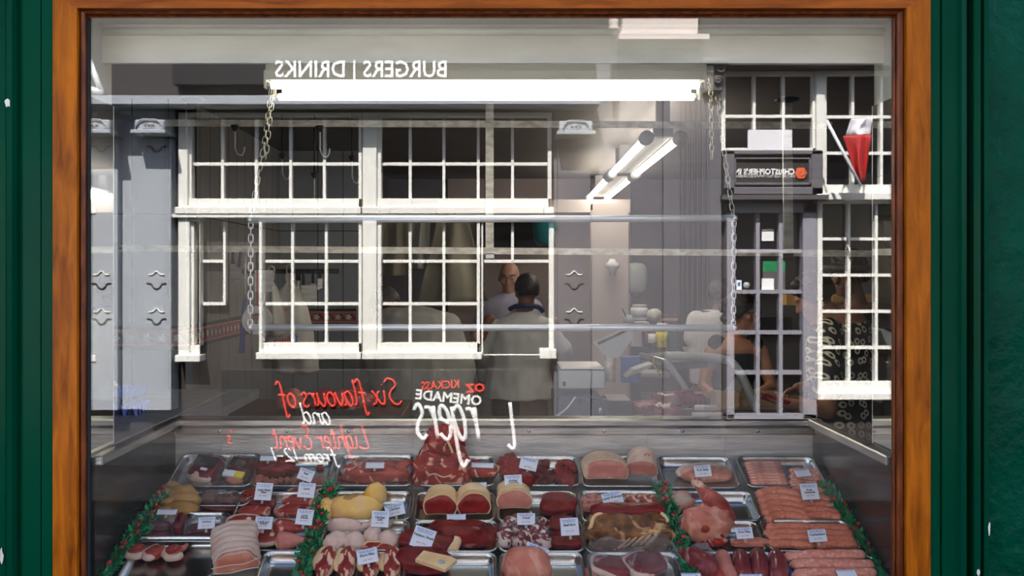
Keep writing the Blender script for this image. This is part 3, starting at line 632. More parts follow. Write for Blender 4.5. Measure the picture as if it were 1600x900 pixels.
# --------- brush lettering
GL = {
'S':(.62,[[(.60,.86),(.42,1),(.18,.92),(.12,.72),(.34,.55),(.46,.32),(.34,.06),(.1,.0),(-.04,.14)]]),
'i':(.24,[[(.06,.55),(.08,.2),(.14,.02),(.24,.06)],[(.10,.76),(.11,.8)]]),
'x':(.42,[[(.0,.52),(.14,.44),(.24,.1),(.4,.02)],[(.38,.55),(.2,.3),(.02,.0)]]),
'f':(.36,[[(.38,.86),(.3,1),(.18,.88),(.14,.4),(.12,-.2),(.06,-.38),(-.04,-.26)],[(.0,.46),(.32,.5)]]),
'l':(.22,[[(.12,1),(.08,.5),(.1,.08),(.22,.04)]]),
'a':(.44,[[(.34,.46),(.2,.56),(.06,.34),(.06,.08),(.2,.0),(.34,.3),(.36,.54)],[(.36,.54),(.34,.2),(.38,.02),(.46,.06)]]),
'v':(.38,[[(.02,.5),(.1,.1),(.16,.0),(.26,.2),(.36,.54)]]),
'o':(.42,[[(.2,.55),(.06,.4),(.04,.12),(.18,.0),(.34,.16),(.34,.42),(.2,.55)]]),
'u':(.46,[[(.06,.52),(.05,.14),(.16,.0),(.32,.2),(.38,.54)],[(.38,.54),(.36,.16),(.46,.04)]]),
'r':(.34,[[(.08,.54),(.06,.0)],[(.07,.3),(.18,.5),(.32,.5)]]),
's':(.32,[[(.28,.46),(.16,.56),(.06,.42),(.2,.26),(.26,.1),(.12,.0),(.0,.08)]]),
'n':(.44,[[(.06,.54),(.05,.0)],[(.06,.32),(.2,.52),(.34,.44),(.34,.06),(.44,.04)]]),
'm':(.62,[[(.06,.54),(.05,.0)],[(.06,.32),(.16,.52),(.28,.42),(.28,.0)],[(.28,.34),(.4,.52),(.52,.42),(.52,.04)]]),
'd':(.46,[[(.32,.46),(.18,.56),(.06,.34),(.06,.08),(.18,.0),(.34,.28),(.4,1.0)],[(.4,1.0),(.36,.3),(.4,.02),(.5,.06)]]),
'L':(.56,[[(.2,1.0),(.12,.5),(.06,.06),(.3,.02),(.56,.1)]]),
'g':(.42,[[(.34,.46),(.18,.56),(.06,.34),(.08,.08),(.2,.02),(.34,.3),(.36,.54)],[(.36,.54),(.34,-.1),(.26,-.42),(.08,-.3)]]),
'h':(.44,[[(.1,1),(.06,.5),(.05,.0)],[(.06,.3),(.2,.52),(.34,.42),(.34,.04),(.44,.04)]]),
't':(.32,[[(.16,.86),(.1,.3),(.14,.02),(.28,.06)],[(.0,.6),(.3,.64)]]),
'e':(.38,[[(.06,.26),(.3,.36),(.24,.55),(.08,.44),(.05,.14),(.18,.0),(.36,.1)]]),
'E':(.54,[[(.48,.88),(.26,1),(.1,.82),(.2,.58),(.36,.54)],[(.3,.56),(.08,.4),(.06,.12),(.24,.0),(.5,.12)]]),
'P':(.5,[[(.16,.95),(.06,.0)],[(.04,.86),(.3,1),(.46,.78),(.34,.52),(.1,.48)]]),
'1':(.24,[[(.08,.9),(.14,.95),(.1,.0)]]),
'2':(.5,[[(.04,.78),(.22,.95),(.4,.78),(.28,.4),(.02,.02),(.28,.08),(.5,.02)]]),
'-':(.4,[[(.04,.4),(.36,.42)]]),' ':(.26,[]),"'":(.14,[[(.08,1.0),(.04,.8)]]),
}
def script(s, h, wgt, m, root, start, slope=0, name='brush_lettering', sx=1, slant=.22):
    """start: world point of the first letter's foot; the writing runs towards -X so it reads right from our side of the street"""
    mb = MB(); x = 0
    for ch in s:
        wd, strokes = GL[ch]
        for st_ in strokes:
            pts = []
            for a, b in st_:
                lx = (x+a+b*slant)*h*sx; lz = b*h+slope*lx
                pts.append(Vector(start)+Vector((-lx, 0, lz))-root.location)
            mb.tube(crom(pts, 4), wgt, 8, flat=1, cap=True)
        x += wd
    o = mb.build(name, m, root); return o
# two black chalk boards standing in the road behind the viewer
BD = 6.7; BY = D-BD
def board(label, x0, x1, y0, y1):
    a, b = R(x0, y0, BD), R(x1, y1, BD); t = thing('pavement_board', label, 'sign', ((a.x+b.x)/2, BY-.12, -.02))
    wx = (b.x-a.x)/2; h = a.z+.02
    MB().box((-wx,.09,.06), (wx,.11,h), bev=.004).build('front_panel', M['black'], t)
    M4 = Matrix.Translation((0,.08,h)) @ Matrix.Rotation(-.30,4,'X') @ Matrix.Translation((0,0,-h))
    MB().box((-wx,-.01,.04), (wx,.01,h), bev=.004, M4=M4).build('rear_panel', M['black'], t)
    for s in (-1,1): MB().box((s*wx-.012,.085,-.0), (s*wx+.012,.115,.06)).build('foot', M['black'], t)
    return t
b1 = board('black pavement board hand lettered in red and white, reading Six flavours of and Lighter Event', 345, 642, 578, 735)
b2 = board('narrower black pavement board lettered KICKASS HOMEMADE over large white script', 645, 812, 578, 735)
def bp(px, py): p = R(px, py, BD); p.y = BY+.0; return p
script('Six flavours of', .185, .0085, M['red_mark'], b1, bp(627,632), sx=.84, slope=-.03)
script('and', .150, .0075, M['white'], b1, bp(518,664), sx=1.0, slope=.03)
script('Lighter Event', .165, .0075, M['red_mark'], b1, bp(578,702), sx=.82, slope=.0)
script('from 12-1', .10, .0065, M['white'], b1, bp(528,722), sx=1.35)
script("'s", .10, .007, M['red_mark'], b1, bp(366,694), sx=1)
txt('KICKASS', .082, M['red_mark'], b2, rel(b2, bp(688,602)), (PI/2,.06,PI), sx=.86, bold=.002)
txt('OZ', .082, M['red_mark'], b2, rel(b2, bp(743,607)), (PI/2,.06,PI), sx=1.1, bold=.004)
txt('OMEMADE', .098, M['white'], b2, rel(b2, bp(701,622)), (PI/2,-.10,PI), sx=1.0, bold=.003)
script('rgers', .44, .015, M['white'], b2, bp(752,690), sx=.58, slope=.04)
script('L', .33, .014, M['white'], b2, bp(806,702), sx=.3)
# big white brush stroke of a letter, high up across the street
bs = thing('painted_letter', 'single large white painted letter A on the fascia over the grey facade', 'sign', R(146,120,8.3))
mb = MB(); 
for pts in ([(136,88),(146,112),(158,143)], [(134,138),(148,141),(160,143)], [(136,90),(130,120),(120,145)]):
    mb.tube([R(a,b,8.3)-bs.location for a,b in pts], .026, 8)
mb.build('brush_stroke', M['white'], bs)

# ================================================================== LIGHTS AND RAILS BEHIND THE GLASS
def chain(name, label, pts, r=.0022, link=.030, mt=None, group=None, wdt=.0075):
    pts = [Vector(p) for p in pts]; t0 = pts[0]; mb = MB()
    L_ = [(pts[i+1]-pts[i]).length for i in range(len(pts)-1)]; tot = sum(L_); n = int(tot/(link*.78)); 
    for k in range(n):
        s = (k+.5)/n*tot; i = 0
        while i < len(L_)-1 and s > L_[i]: s -= L_[i]; i += 1
        d = (pts[i+1]-pts[i]).normalized(); c = pts[i]+d*s
        side = Vector((1,.25,0)) if k % 2 == 0 else Vector((-.25,1,0)); side = (side-d*side.dot(d)).normalized()
        h = link/2-wdt; ring = []
        for j in range(12):
            a = 2*PI*j/12; ring.append(c-t0 + side*wdt*math.cos(a) + d*(math.copysign(h, math.sin(a)) if abs(math.sin(a))>.01 else 0) + d*wdt*math.sin(a))
        mb.tube(ring, r, 6, closed=True)
    o = mb.build(name, mt or M['chain'], loc=t0); return tag(o, label, 'chain', group)

# twin fluorescent batten in the window
fxr = thing('fluorescent_light', 'long twin-tube white fluorescent fitting with both tubes lit, hung on chains behind the window top', 'ceiling light', P(760,115,3.30))
def fp(px, py, d): return P(px, py, d)-fxr.location
a, b = fp(417,119,3.22), fp(1102,119,3.22)
zt_ = a.z; L0, R0 = a.x, b.x
mb = MB()
yF, yB = fp(0,0,3.20).y, fp(0,0,3.46).y
mb.prism([(yF,-.016),(yF,.041),(yF+.03,.046),(yB,.020),(yB,-.03),(yB-.01,-.03),(yB-.012,.004),(yF+.034,.030),(yF+.008,.028),(yF+.008,-.016)], L0, R0, M4=Matrix.Translation((0,0,zt_)) @ Matrix(((0,0,1,0),(1,0,0,0),(0,1,0,0),(0,0,0,1))))
mb.box((L0,yF-.004,zt_+.014), (R0,yF,zt_+.0165)); mb.build('reflector_body', M['lamp_white'], fxr)
for (xa, xb, py, d, r) in ((424,1092,133,3.22,.0135),(436,1084,151.5,3.42,.0125)):
    p, q = fp(xa,py,d), fp(xb,py,d)
    MB().tube([p, q], r, 14).build('lit_tube', M['tube'], fxr)
    for e, s in ((p,-1),(q,1)):
        MB().tube([e, e+Vector((s*.012,0,0))], r*1.02, 12).build('tube_cap', M['chrome'], fxr)
        MB().box(e+Vector((s*.012,-.014,-.014)), e+Vector((s*.024,.014,.05)), bev=.004).build('lamp_holder', M['lamp_white'], fxr)
MB().box(fp(1096,102,3.42), fp(1112,148,3.46), bev=.004).build('end_bracket', M['galv'], fxr)

# two chrome rails hung on chains
def rail(py0, py1, label):
    p, q = P(392,py0,3.15), P(1147,py1,3.15); t = thing('chrome_rail', label, 'hanging rail', (p+q)/2)
    MB().tube([p-t.location, q-t.location], .0115, 14).build('tube_bar', M['chrome'], t)
    for e in (p, q): MB().ball(e-t.location, .0125, 12).build('end_cap', M['chrome'], t)
    return t
rail(343.5, 341, 'upper chrome tube rail hung on chains, level with the window sills in the reflection')
rail(511.5, 512.5, 'lower chrome tube rail hung on chains, just above the stooping butcher')
chain('hanging_chain', 'brassy chain from the fluorescent fitting to the upper chrome rail, on the egg tray side', [P(424,140,3.3), P(412,230,3.2), P(391,343,3.15)], group=None)
chain('hanging_chain', 'doubled loose chain end dangling from the fluorescent fitting', [P(427,140,3.32), P(421,190,3.3), P(415,250,3.28)])
chain('hanging_chain', 'steel chain joining the two chrome rails, beside the tape roll', [P(392,345,3.15), P(391,511,3.15)], mt=M['chrome'])
chain('hanging_chain', 'brassy chain from the fluorescent fitting to the upper rail, on the inn sign side', [P(1122,150,3.25), P(1133,250,3.2), P(1146,340,3.15)])
chain('hanging_chain', 'short spare chain hanging beside the fluted column reflection', [P(1103,120,3.3), P(1111,140,3.3), P(1112,248,3.3)])
chain('hanging_chain', 'steel chain joining the two chrome rails, in front of the woman with glasses', [P(1147,343,3.15), P(1146,512,3.15)], mt=M['chrome'])

# overhead meat rail: two flat bars on three drop straps
DR = 4.2
mr = thing('meat_rail', 'overhead butcher rail of two flat steel bars on three drop straps from the ceiling', 'meat rail', P(765,157,DR))
def mp(px, py, d=DR): return P(px, py, d)-mr.location
def flat(name, p, q, h, mt, th=.004):
    mb = MB(); p = Vector(p); q = Vector(q); up = Vector((0,0,h/2))
    if abs((q-p).normalized().z) > .8: up = Vector((h/2,0,0))
    y = Vector((0,th,0)); vs = [p-up-y, q-up-y, q+up-y, p+up-y, p-up+y, q-up+y, q+up+y, p+up+y]
    return mb.add(vs, [(0,1,2,3),(7,6,5,4),(0,4,5,1),(1,5,6,2),(2,6,7,3),(3,7,4,0)]).build(name, mt, mr)
flat('upper_bar', mp(232,192), mp(1300,196), .030, M['galv']); flat('upper_bar_end', mp(180,181,4.0), mp(232,192), .030, M['black_metal'])
flat('lower_bar', mp(186,388), mp(1460,397), .029, M['galv'])
mb = MB(); mb.tube([mp(188,388)+Vector((.004,0,-.006)), mp(182,383), mp(181,378)], .010, 8); mb.build('bar_hook_end', M['black_metal'], mr)
for k, px in enumerate((300,765,1230)):
    mtv = M['galv'] if k == 1 else M['dull_steel'] if k == 2 else M['black_metal']
    flat('drop_strap', mp(px,157,DR+.005), mp(px+(0 if k < 2 else 2),402,DR+.005), .042 if k != 1 else .036, mtv, .005)
    MB().lathe([(.02,-.02),(.05,-.012),(.055,-.004),(.05,.0)], 20, M4=Matrix.Translation(mp(px,154))).build('ceiling_plate', M['black_metal'], mr)
    MB().box(mp(px-7,396,DR-.012), mp(px+8,405,DR+.012), bev=.003).build('strap_clip', M['steel'], mr)
# butcher hooks
def hook(px, py, h, d, label, grp=None, mt='dull_steel'):
    s = d/F; t = thing('meat_hook', label, 'meat hook', P(px, py, d))
    if d > 4.5: MB().tube([(0,0,-.01),(0,0,ZC-t.location.z)], .004, 8).build('drop_rod', M['black_metal'], t)
    k = h*s
    MB().lathe([(.012,-.0),(.02,-.004),(.014,-.018),(.004,-.03)], 14, M4=Matrix.Scale(1.0,4)).build('swivel', M['black_metal'], t)
    MB().tube(crom([(0,0,-.02),(0,0,-k*.6),(0,.0,-k*.75),(.012,0,-k*.95),(.03,0,-k*.98),(.04,0,-k*.85),(.042,0,-k*.72)]), .0042, 8).build('hook', M[mt], t)
hook(367,195,48,4.2,'dark swivel hook hanging under the upper flat bar near the corner chain')
hook(500,196,50,4.2,'steel swivel hook hanging alone under the upper flat bar between two windows')
hook(441,240,40,4.9,'short dark ceiling hook above the second sash window, close beside the brassy chain')
hook(491,270,60,4.9,'long dark ceiling hook lowest of the group above the carrier bags')
hook(550,243,44,4.9,'ceiling hook beside the white post between the two reflected windows')

# lit ceiling battens receding at the right
def batten(p0, p1, label, w_=.125, lens=1):
    a = P(*p0); b = P(*p1); t = thing('ceiling_batten', label, 'ceiling light', (a+b)/2); a = a-t.location; b = b-t.location
    dr_ = (b-a).normalized(); sd_ = dr_.cross(Vector((0,0,1))).normalized()
    mb = MB(); v = []
    for e in (a, b):
        for s, z in ((-1,.0),(1,.0),(1,.05),(-1,.05)): v.append(e+sd_*s*w_*.35+Vector((0,0,z)))
    mb.add(v, [(0,1,2,3),(7,6,5,4),(0,4,5,1),(1,5,6,2),(2,6,7,3),(3,7,4,0)]); mb.build('body', M['lamp_grey'], t)
    MB().box(a+Vector((-.03,0,.03)), a+Vector((.03,.05,ZC-a.z-t.location.z)), bev=.003).build('mount', M['lamp_grey'], t)
    MB().box(b+Vector((-.03,-.05,.03)), b+Vector((.03,0,ZC-a.z-t.location.z)), bev=.003).build('mount', M['lamp_grey'], t)
    for s in (-1,1):
        o_ = sd_*s*w_*.62+Vector((0,0,-.005))
        MB().tube([a+o_+dr_*.05, b+o_-dr_*.05], .019, 12).build('lit_tube', M['tube_far'], t)
        for e, q in ((a,1),(b,-1)): MB().tube([e+o_, e+o_+dr_*q*.05], .034, 14).build('end_cap', M['lamp_grey'], t)
batten((1037,213,4.40), (974,271,6.1), 'nearer twin-tube ceiling light of the pair beside the white upright')
batten((970,275,6.25), (935,308,8.0), 'farther twin-tube ceiling light of the pair, ending above the white upright')

# ================================================================== BUTCHERS AND CUSTOMERS
def cap_(mb, p, q, r0, r1, n=12, flat=1.0, up=None, k=5):
    p = Vector(p); q = Vector(q); pts = []; rs = []; d = (q-p)
    L = d.length or 1e-6; u = d/L
    for i in range(4): a = PI/2*(1-i/4); pts.append(p-u*r0*math.sin(a)); rs.append(max(r0*math.cos(a), r0*.05))
    for i in range(k+1): t = i/k; pts.append(p+d*t); rs.append(r0+(r1-r0)*t)
    for i in range(1,5): a = PI/2*i/4; pts.append(q+u*r1*math.sin(a)); rs.append(max(r1*math.cos(a), r1*.05))
    mb.tube(pts, rs, n, flat=flat, up=up); return mb
def skin_build(mb, name, mt, parent, vox=.012, smooth=4, wrinkle=0):
    o = mb.build(name, mt, parent)
    m = o.modifiers.new('r', 'REMESH'); m.mode = 'VOXEL'; m.voxel_size = vox; m.use_smooth_shade = True
    s = o.modifiers.new('s', 'SMOOTH'); s.iterations = smooth; s.factor = .5
    dg = bpy.context.evaluated_depsgraph_get(); bpy.context.view_layer.update()
    me = bpy.data.meshes.new_from_object(o.evaluated_get(bpy.context.evaluated_depsgraph_get())); o.modifiers.clear(); o.data = me
    me.materials.clear(); me.materials.append(mt)
    if wrinkle:
        for v in me.vertices:
            q_ = v.co.x*11+v.co.y*8+1.6*noise.noise(Vector((v.co.x*4, v.co.y*4, v.co.z*3.2)))*3; nz = math.sin(q_)*.45+noise.noise(Vector((v.co.x*16, v.co.y*16, v.co.z*9)))*.6
            v.co += v.normal*nz*wrinkle
    for p in me.polygons: p.use_smooth = True
    return o
def head_parts(mb, c, face, sc_=1.0, tilt=0.0):
    """skull, jaw, nose, brow, lips, ears added to one body surface; face = horizontal facing direction"""
    c = Vector(c); f = Vector((face[0], face[1], 0)).normalized(); s = Vector((f.y, -f.x, 0)); up = Vector((0,0,1))
    if tilt: f2 = (f*math.cos(tilt)-up*math.sin(tilt)); up = (up*math.cos(tilt)+f*math.sin(tilt)); f = f2
    M4 = Matrix((( s.x, f.x, up.x, c.x),(s.y, f.y, up.y, c.y),(s.z, f.z, up.z, c.z),(0,0,0,1)))
    k = sc_
    mb.ball((0,-.008*k,.022*k), (.076*k,.096*k,.098*k), 18, M4=M4)
    mb.ball((0,.022*k,-.045*k), (.056*k,.068*k,.072*k), 16, M4=M4)
    mb.ball((0,.075*k,-.095*k), (.026*k,.022*k,.018*k), 12, M4=M4)
    cap_(mb, M4 @ Vector((0,.088*k,.012*k)), M4 @ Vector((0,.112*k,-.028*k)), .010*k, .0145*k, 10)
    mb.ball((0,.084*k,.030*k), (.045*k,.016*k,.012*k), 12, M4=M4)
    mb.ball((0,.092*k,-.058*k), (.026*k,.010*k,.006*k), 10, M4=M4); mb.ball((0,.090*k,-.070*k), (.022*k,.011*k,.007*k), 10, M4=M4)
    for e in (-1,1):
        mb.ball((e*.079*k,-.005*k,-.008*k), (.010*k,.020*k,.032*k), 10, M4=M4); mb.ball((e*.045*k,.062*k,-.020*k), (.022*k,.022*k,.020*k), 10, M4=M4)
    return M4
def eyes(M4, root, k=1.0):
    for e in (-1,1):
        MB().ball((e*.031*k,.079*k,.010*k), (.0125*k,.009*k,.008*k), 10, M4=M4).build('eye', M['bone'], root)
        MB().ball((e*.031*k,.0865*k,.010*k), (.0055*k,.003*k,.0055*k), 8, M4=M4).build('iris', M['black_ink'], root)
        MB().tube([M4 @ Vector((e*.014*k,.093*k,.036*k)), M4 @ Vector((e*.034*k,.088*k,.041*k)), M4 @ Vector((e*.052*k,.070*k,.034*k))], .0035*k, 6).build('eyebrow', M['hair'], root)
def hair_cap(M4, root, k=1.0, low=-.02, mt='hair', amp=.006, fringe=.05, back=-.07, name='hair', fr=14):
    mb = MB(); n = 30; rows = 16; vs = []; 
    for i in range(rows+1):
        for j in range(n):
            ph = 2*PI*j/n; fy = math.sin(ph)       # front = +y
            lim = PI*.5 + (.62 if fy < .2 else .62-(fy-.2)*1.25)
            th = lim*i/rows
            u = Vector((math.sin(th)*math.cos(ph), math.sin(th)*math.sin(ph), math.cos(th)))
            nz = 1+amp*18*noise.noise(u*fr*.35)+amp*10*noise.noise(u*fr)
            edge = 1 if i < rows else .93
            vs.append(Vector((u.x*.086, u.y*.104-.010, u.z*.106+.022))*k*1.0*nz*edge)
    fs = [(i*n+k2, i*n+(k2+1)%n, (i+1)*n+(k2+1)%n, (i+1)*n+k2) for i in range(rows) for k2 in range(n)]
    fs.append(tuple(rows*n+k2 for k2 in range(n)))
    mb.add(vs, fs, 0, True, M4); return mb.build(name, M[mt], root)
def hand(mb, wrist, d, palm, side, k=1.0, curl=.5, thumb=1):
    """d: direction of the fingers, palm: outward normal of the palm; palm, four fingers and a thumb joined to the arm"""
    w_ = Vector(wrist); d = Vector(d).normalized(); n = Vector(palm); n = (n-d*n.dot(d)).normalized(); s = d.cross(n)*side
    for t in (-.028,-.01,.01,.028): cap_(mb, w_+s*t*.6*k, w_+d*.085*k+s*t*k, .013*k, .0125*k, 8)
    for i, (t, ln) in enumerate(((-.031,.060),(-.0105,.074),(.0105,.080),(.031,.072))):
        p = w_+d*.088*k+s*t*k; a = 0; L = ln*k
        for j, fr_ in enumerate((.44,.31,.25)):
            a += curl*(.55 if j == 0 else .75); q = p+(d*math.cos(a)+n*math.sin(a))*L*fr_
            cap_(mb, p, q, (.0095-.0012*j)*k, (.0088-.0012*j)*k, 8, k=2); p = q
    b = w_+d*.025*k+s*.032*k; q = b+(d*.5+s*.75+n*.35).normalized()*.042*k; cap_(mb, b, q, .013*k, .0105*k, 8, k=2)
    cap_(mb, q, q+(d*.85+s*.15+n*.45).normalized()*.032*k, .0105*k, .0085*k, 8, k=2)
def ell(c, rx, ry, n=20, rot=0):
    return [Vector((c[0]+rx*math.cos(2*PI*k/n)*math.cos(rot)-ry*math.sin(2*PI*k/n)*math.sin(rot), c[1]+rx*math.cos(2*PI*k/n)*math.sin(rot)+ry*math.sin(2*PI*k/n)*math.cos(rot), c[2])) for k in range(n)]

# --- butcher in white coat seen from behind, centre of the shop
d2 = 6.5; fl2 = P(815,421,d2); B2 = thing('person', 'person in a white coat with blue collar, short dark hair, seen from behind', 'person', (fl2.x, fl2.y, 0))
def b2p(px, py, d=d2): return P(px, py, d)-B2.location
body = MB(); hc = b2p(823,455); M4h = head_parts(body, hc, (-.35,1), .98, .12)
cap_(body, hc+Vector((-.0,-.015,-.05)), b2p(818,498), .055, .065)
body.loft([ell(b2p(816,498), .10,.07), ell(b2p(814,512), .20,.10), ell(b2p(812,560), .17,.11), ell(b2p(812,620), .17,.11), ell(b2p(814,650), .17,.11)])
for s, pts in ((-1, [(764,502),(748,555),(752,600)]), (1, [(864,505),(884,545),(888,572)])):
    sh, el, wr = [b2p(*p) for p in pts]; wr.y += .18; el.y += .02
    cap_(body, sh, el, .05, .042); cap_(body, el, wr, .040, .028); hand(body, wr, (0,.8,-.4), (0,-.3,-1), s, 1, .4)
for s in (-1,1):
    hp = Vector((s*.09,0,.62)); kn = Vector((s*.10,-.03,.40)); an = Vector((s*.10,.02,.07)); cap_(body, hp, kn, .085,.06); cap_(body, kn, an, .058,.038); cap_(body, an, an+Vector((0,.15,-.03)), .038,.03)
skin_build(body, 'body', M['skin'], B2, .009)
hair_cap(M4h, B2, .98, amp=.003)
ct = MB(); ct.loft([ell(b2p(819,485), .085,.07), ell(b2p(817,492), .12,.09), ell(b2p(814,503), .19,.115), ell(b2p(812,530), .205,.145), ell(b2p(810,575), .215,.15), ell(b2p(811,622), .265,.175)])
for pts in ([(775,512),(754,552),(757,592)], [(857,512),(880,543),(887,566)]):
    sh, el, wr = [b2p(*p) for p in pts]; wr.y += .13; el.y += .02; cap_(ct, sh, el, .066,.060); cap_(ct, el, wr, .060,.048)
skin_build(ct, 'white_coat', M['coat'], B2, .012, 4, .017)
MB().tube(crom([b2p(797,483), b2p(806,478)+Vector((0,-.05,0)), b2p(822,477)+Vector((0,-.085,0)), b2p(840,479)+Vector((0,-.05,0)), b2p(848,486)], 5), .017, 10).build('collar', M['navy'], B2)
tr = MB(); tr.loft([ell(b2p(812,612), .19,.13), ell(b2p(812,640), .20,.13), ell(Vector((0,0,.52)), .185,.12)])
for s in (-1,1): cap_(tr, Vector((s*.09,0,.55)), Vector((s*.10,-.02,.10)), .095,.065)
skin_build(tr, 'trousers', M['khaki'], B2, .015)

# --- stooping butcher, cream coat
d1 = 5.8; B1 = thing('person', 'person in a cream coat bending over a work table beside the white carrier bags', 'person', (P(655,421,d1).x, P(0,421,d1).y, 0))
def b1p(px, py, d=d1): return P(px, py, d)-B1.location
body = MB(); hc = b1p(603,478,5.95); M4h = head_parts(body, hc, (-.8,.55), 1.0, .75)
cap_(body, hc+Vector((.02,0,-.03)), b1p(632,500), .06,.075)
body.loft([ell(b1p(640,492), .16,.12), ell(b1p(655,530), .20,.15), ell(b1p(660,600), .18,.14), ell(b1p(665,655), .17,.13), ell(b1p(665,690), .17,.13)])
sh, el, wr = b1p(600,512), b1p(580,565), b1p(570,612,6.0); cap_(body, sh, el, .06,.045); cap_(body, el, wr, .043,.03); hand(body, wr, (-.1,.6,-.7), (0,-.6,-.6), -1, 1, .4)
sh, el, wr = b1p(700,512), b1p(725,575), b1p(715,625,6.1); cap_(body, sh, el, .06,.045); cap_(body, el, wr, .043,.03); hand(body, wr, (-.2,.6,-.7), (0,-.6,-.6), 1, 1, .4)
for s in (-1,1):
    hp = Vector((s*.10,0,.72)); kn = Vector((s*.11,.05,.42)); an = Vector((s*.11,-.02,.07)); cap_(body, hp, kn, .085,.062); cap_(body, kn, an, .058,.038); cap_(body, an, an+Vector((0,.15,-.03)), .038,.03)
skin_build(body, 'body', M['skin'], B1, .010)
hair_cap(M4h, B1, 1.0, mt='hair_grey', amp=.001)
ct = MB(); ct.loft([ell(b1p(633,480), .10,.09), ell(b1p(645,490), .21,.15), ell(b1p(652,515), .285,.19), ell(b1p(655,560), .31,.21), ell(b1p(660,610), .32,.21), ell(b1p(662,655), .35,.22), ell(b1p(662,700), .36,.22)])
cap_(ct, b1p(612,512), b1p(588,565), .10,.085); cap_(ct, b1p(588,565), b1p(576,610,5.95), .082,.062)
cap_(ct, b1p(700,515), b1p(722,575), .095,.08); cap_(ct, b1p(722,575), b1p(716,618,6.0), .075,.055)
skin_build(ct, 'cream_coat', M['coat_dim'], B1, .014, 5, .020)

# --- butcher facing us behind, lilac shirt
d3 = 7.3; B3 = thing('person', 'balding person in a lilac shirt facing the window, behind the blue-collared one', 'person', (P(793,421,d3).x, P(0,421,d3).y, 0))
def b3p(px, py, d=d3): return P(px, py, d)-B3.location
body = MB(); hc = b3p(796,434); M4h = head_parts(body, hc, (-.12,-1), 1.02, .2)
cap_(body, hc+Vector((0,.01,-.05)), b3p(796,466), .055,.065)
body.loft([ell(b3p(796,462), .12,.08), ell(b3p(795,475), .19,.10), ell(b3p(793,520), .17,.11), ell(b3p(793,600), .16,.11)])
sh, el, wr = b3p(758,478), b3p(745,522), b3p(741,530,6.95); cap_(body, sh, el, .05,.04); cap_(body, el, wr, .038,.028); hand(body, wr, (-.1,-.9,-.1), (.6,0,-.6), -1, 1, .9)
sh, el, wr = b3p(836,478), b3p(850,525), b3p(845,560,7.0); cap_(body, sh, el, .05,.04); cap_(body, el, wr, .038,.028); hand(body, wr, (0,-.9,-.2), (0,0,-1), 1, 1, .5)
for s in (-1,1): cap_(body, Vector((s*.09,0,.7)), Vector((s*.10,-.02,.40)), .085,.06); cap_(body, Vector((s*.10,-.02,.40)), Vector((s*.10,.02,.07)), .058,.038); cap_(body, Vector((s*.10,.02,.06)), Vector((s*.10,-.14,.035)), .038,.03)
skin_build(body, 'body', M['skin_light'], B3, .010); eyes(M4h, B3, 1.02)
ct = MB(); ct.loft([ell(b3p(796,457), .08,.07), ell(b3p(796,466), .17,.11), ell(b3p(795,478), .23,.13), ell(b3p(793,520), .22,.145), ell(b3p(793,640), .23,.15)])
cap_(ct, b3p(760,480), b3p(746,518), .072,.058); cap_(ct, b3p(834,480), b3p(850,520), .072,.058)
skin_build(ct, 'lilac_shirt', M['lilac'], B3, .014, 5, .01)
ap = MB(); ap.loft([ell(b3p(793,540), .225,.15), ell(Vector((0,0,.55)), .24,.16), ell(Vector((0,0,.35)), .25,.17)]); skin_build(ap, 'apron', M['white_cloth'], B3, .016)

# --- woman with glasses
d4 = 5.9; B4 = thing('person', 'person with dark curly hair and black-rimmed glasses wearing a black V-neck top', 'person', (P(1165,421,d4).x, P(0,421,d4).y, 0))
def b4p(px, py, d=d4): return P(px, py, d)-B4.location
body = MB(); hc = b4p(1158,489); M4h = head_parts(body, hc, (.85,-.55), .98, .08)
cap_(body, hc+Vector((-.01,.01,-.05)), b4p(1148,532), .048,.055)
body.loft([ell(b4p(1148,530), .10,.07), ell(b4p(1150,545), .17,.10), ell(b4p(1152,590), .145,.105), ell(b4p(1152,650), .14,.10)])
sh, el, wr = b4p(1190,550), b4p(1206,605,5.8), b4p(1175,618,5.6); cap_(body, sh, el, .048,.04); cap_(body, el, wr, .037,.026); hand(body, wr, (-.9,-.3,0), (0,0,-1), 1, .9, .4)
sh, el, wr = b4p(1112,550), b4p(1100,605,5.8), b4p(1120,622,5.6); cap_(body, sh, el, .048,.04); cap_(body, el, wr, .037,.026); hand(body, wr, (.8,-.4,0), (0,0,-1), -1, .9, .4)
for s in (-1,1): cap_(body, Vector((s*.08,0,.72)), Vector((s*.09,-.02,.42)), .085,.06); cap_(body, Vector((s*.09,-.02,.42)), Vector((s*.09,.02,.07)), .058,.038); cap_(body, Vector((s*.09,.02,.06)), Vector((s*.09,-.13,.035)), .036,.028)
skin_build(body, 'body', M['skin_tan'], B4, .009); eyes(M4h, B4, .98)
hair_cap(M4h, B4, 1.04, amp=.010)
mb = MB()
random.seed(3)
for i in range(26):
    a = random.uniform(0,2*PI); p = hc+Vector((-.05+.045*math.cos(a), .05+.05*math.sin(a), random.uniform(-.10,.08))); mb.ball(p, random.uniform(.022,.038), 8)
mb.build('curly_tail', M['hair'], B4)
g = MB()
for e in (-1,1): g.tube([M4h @ Vector((e*.036+.027*math.cos(q*PI/7), .104, .008+.021*math.sin(q*PI/7))) for q in range(14)], .0032, 6, closed=True); g.tube([M4h @ Vector((e*.062,.100,.012)), M4h @ Vector((e*.082,.0,.008))], .0028, 6)
g.tube([M4h @ Vector((-.010,.106,.012)), M4h @ Vector((.010,.106,.012))], .003, 6); g.build('glasses', M['black_metal'], B4)
tp = MB(); tp.loft([ell(b4p(1150,549), .150,.105), ell(b4p(1150,562), .168,.118), ell(b4p(1152,590), .160,.12), ell(b4p(1152,650), .155,.115), ell(Vector((0,0,.55)), .17,.12)])
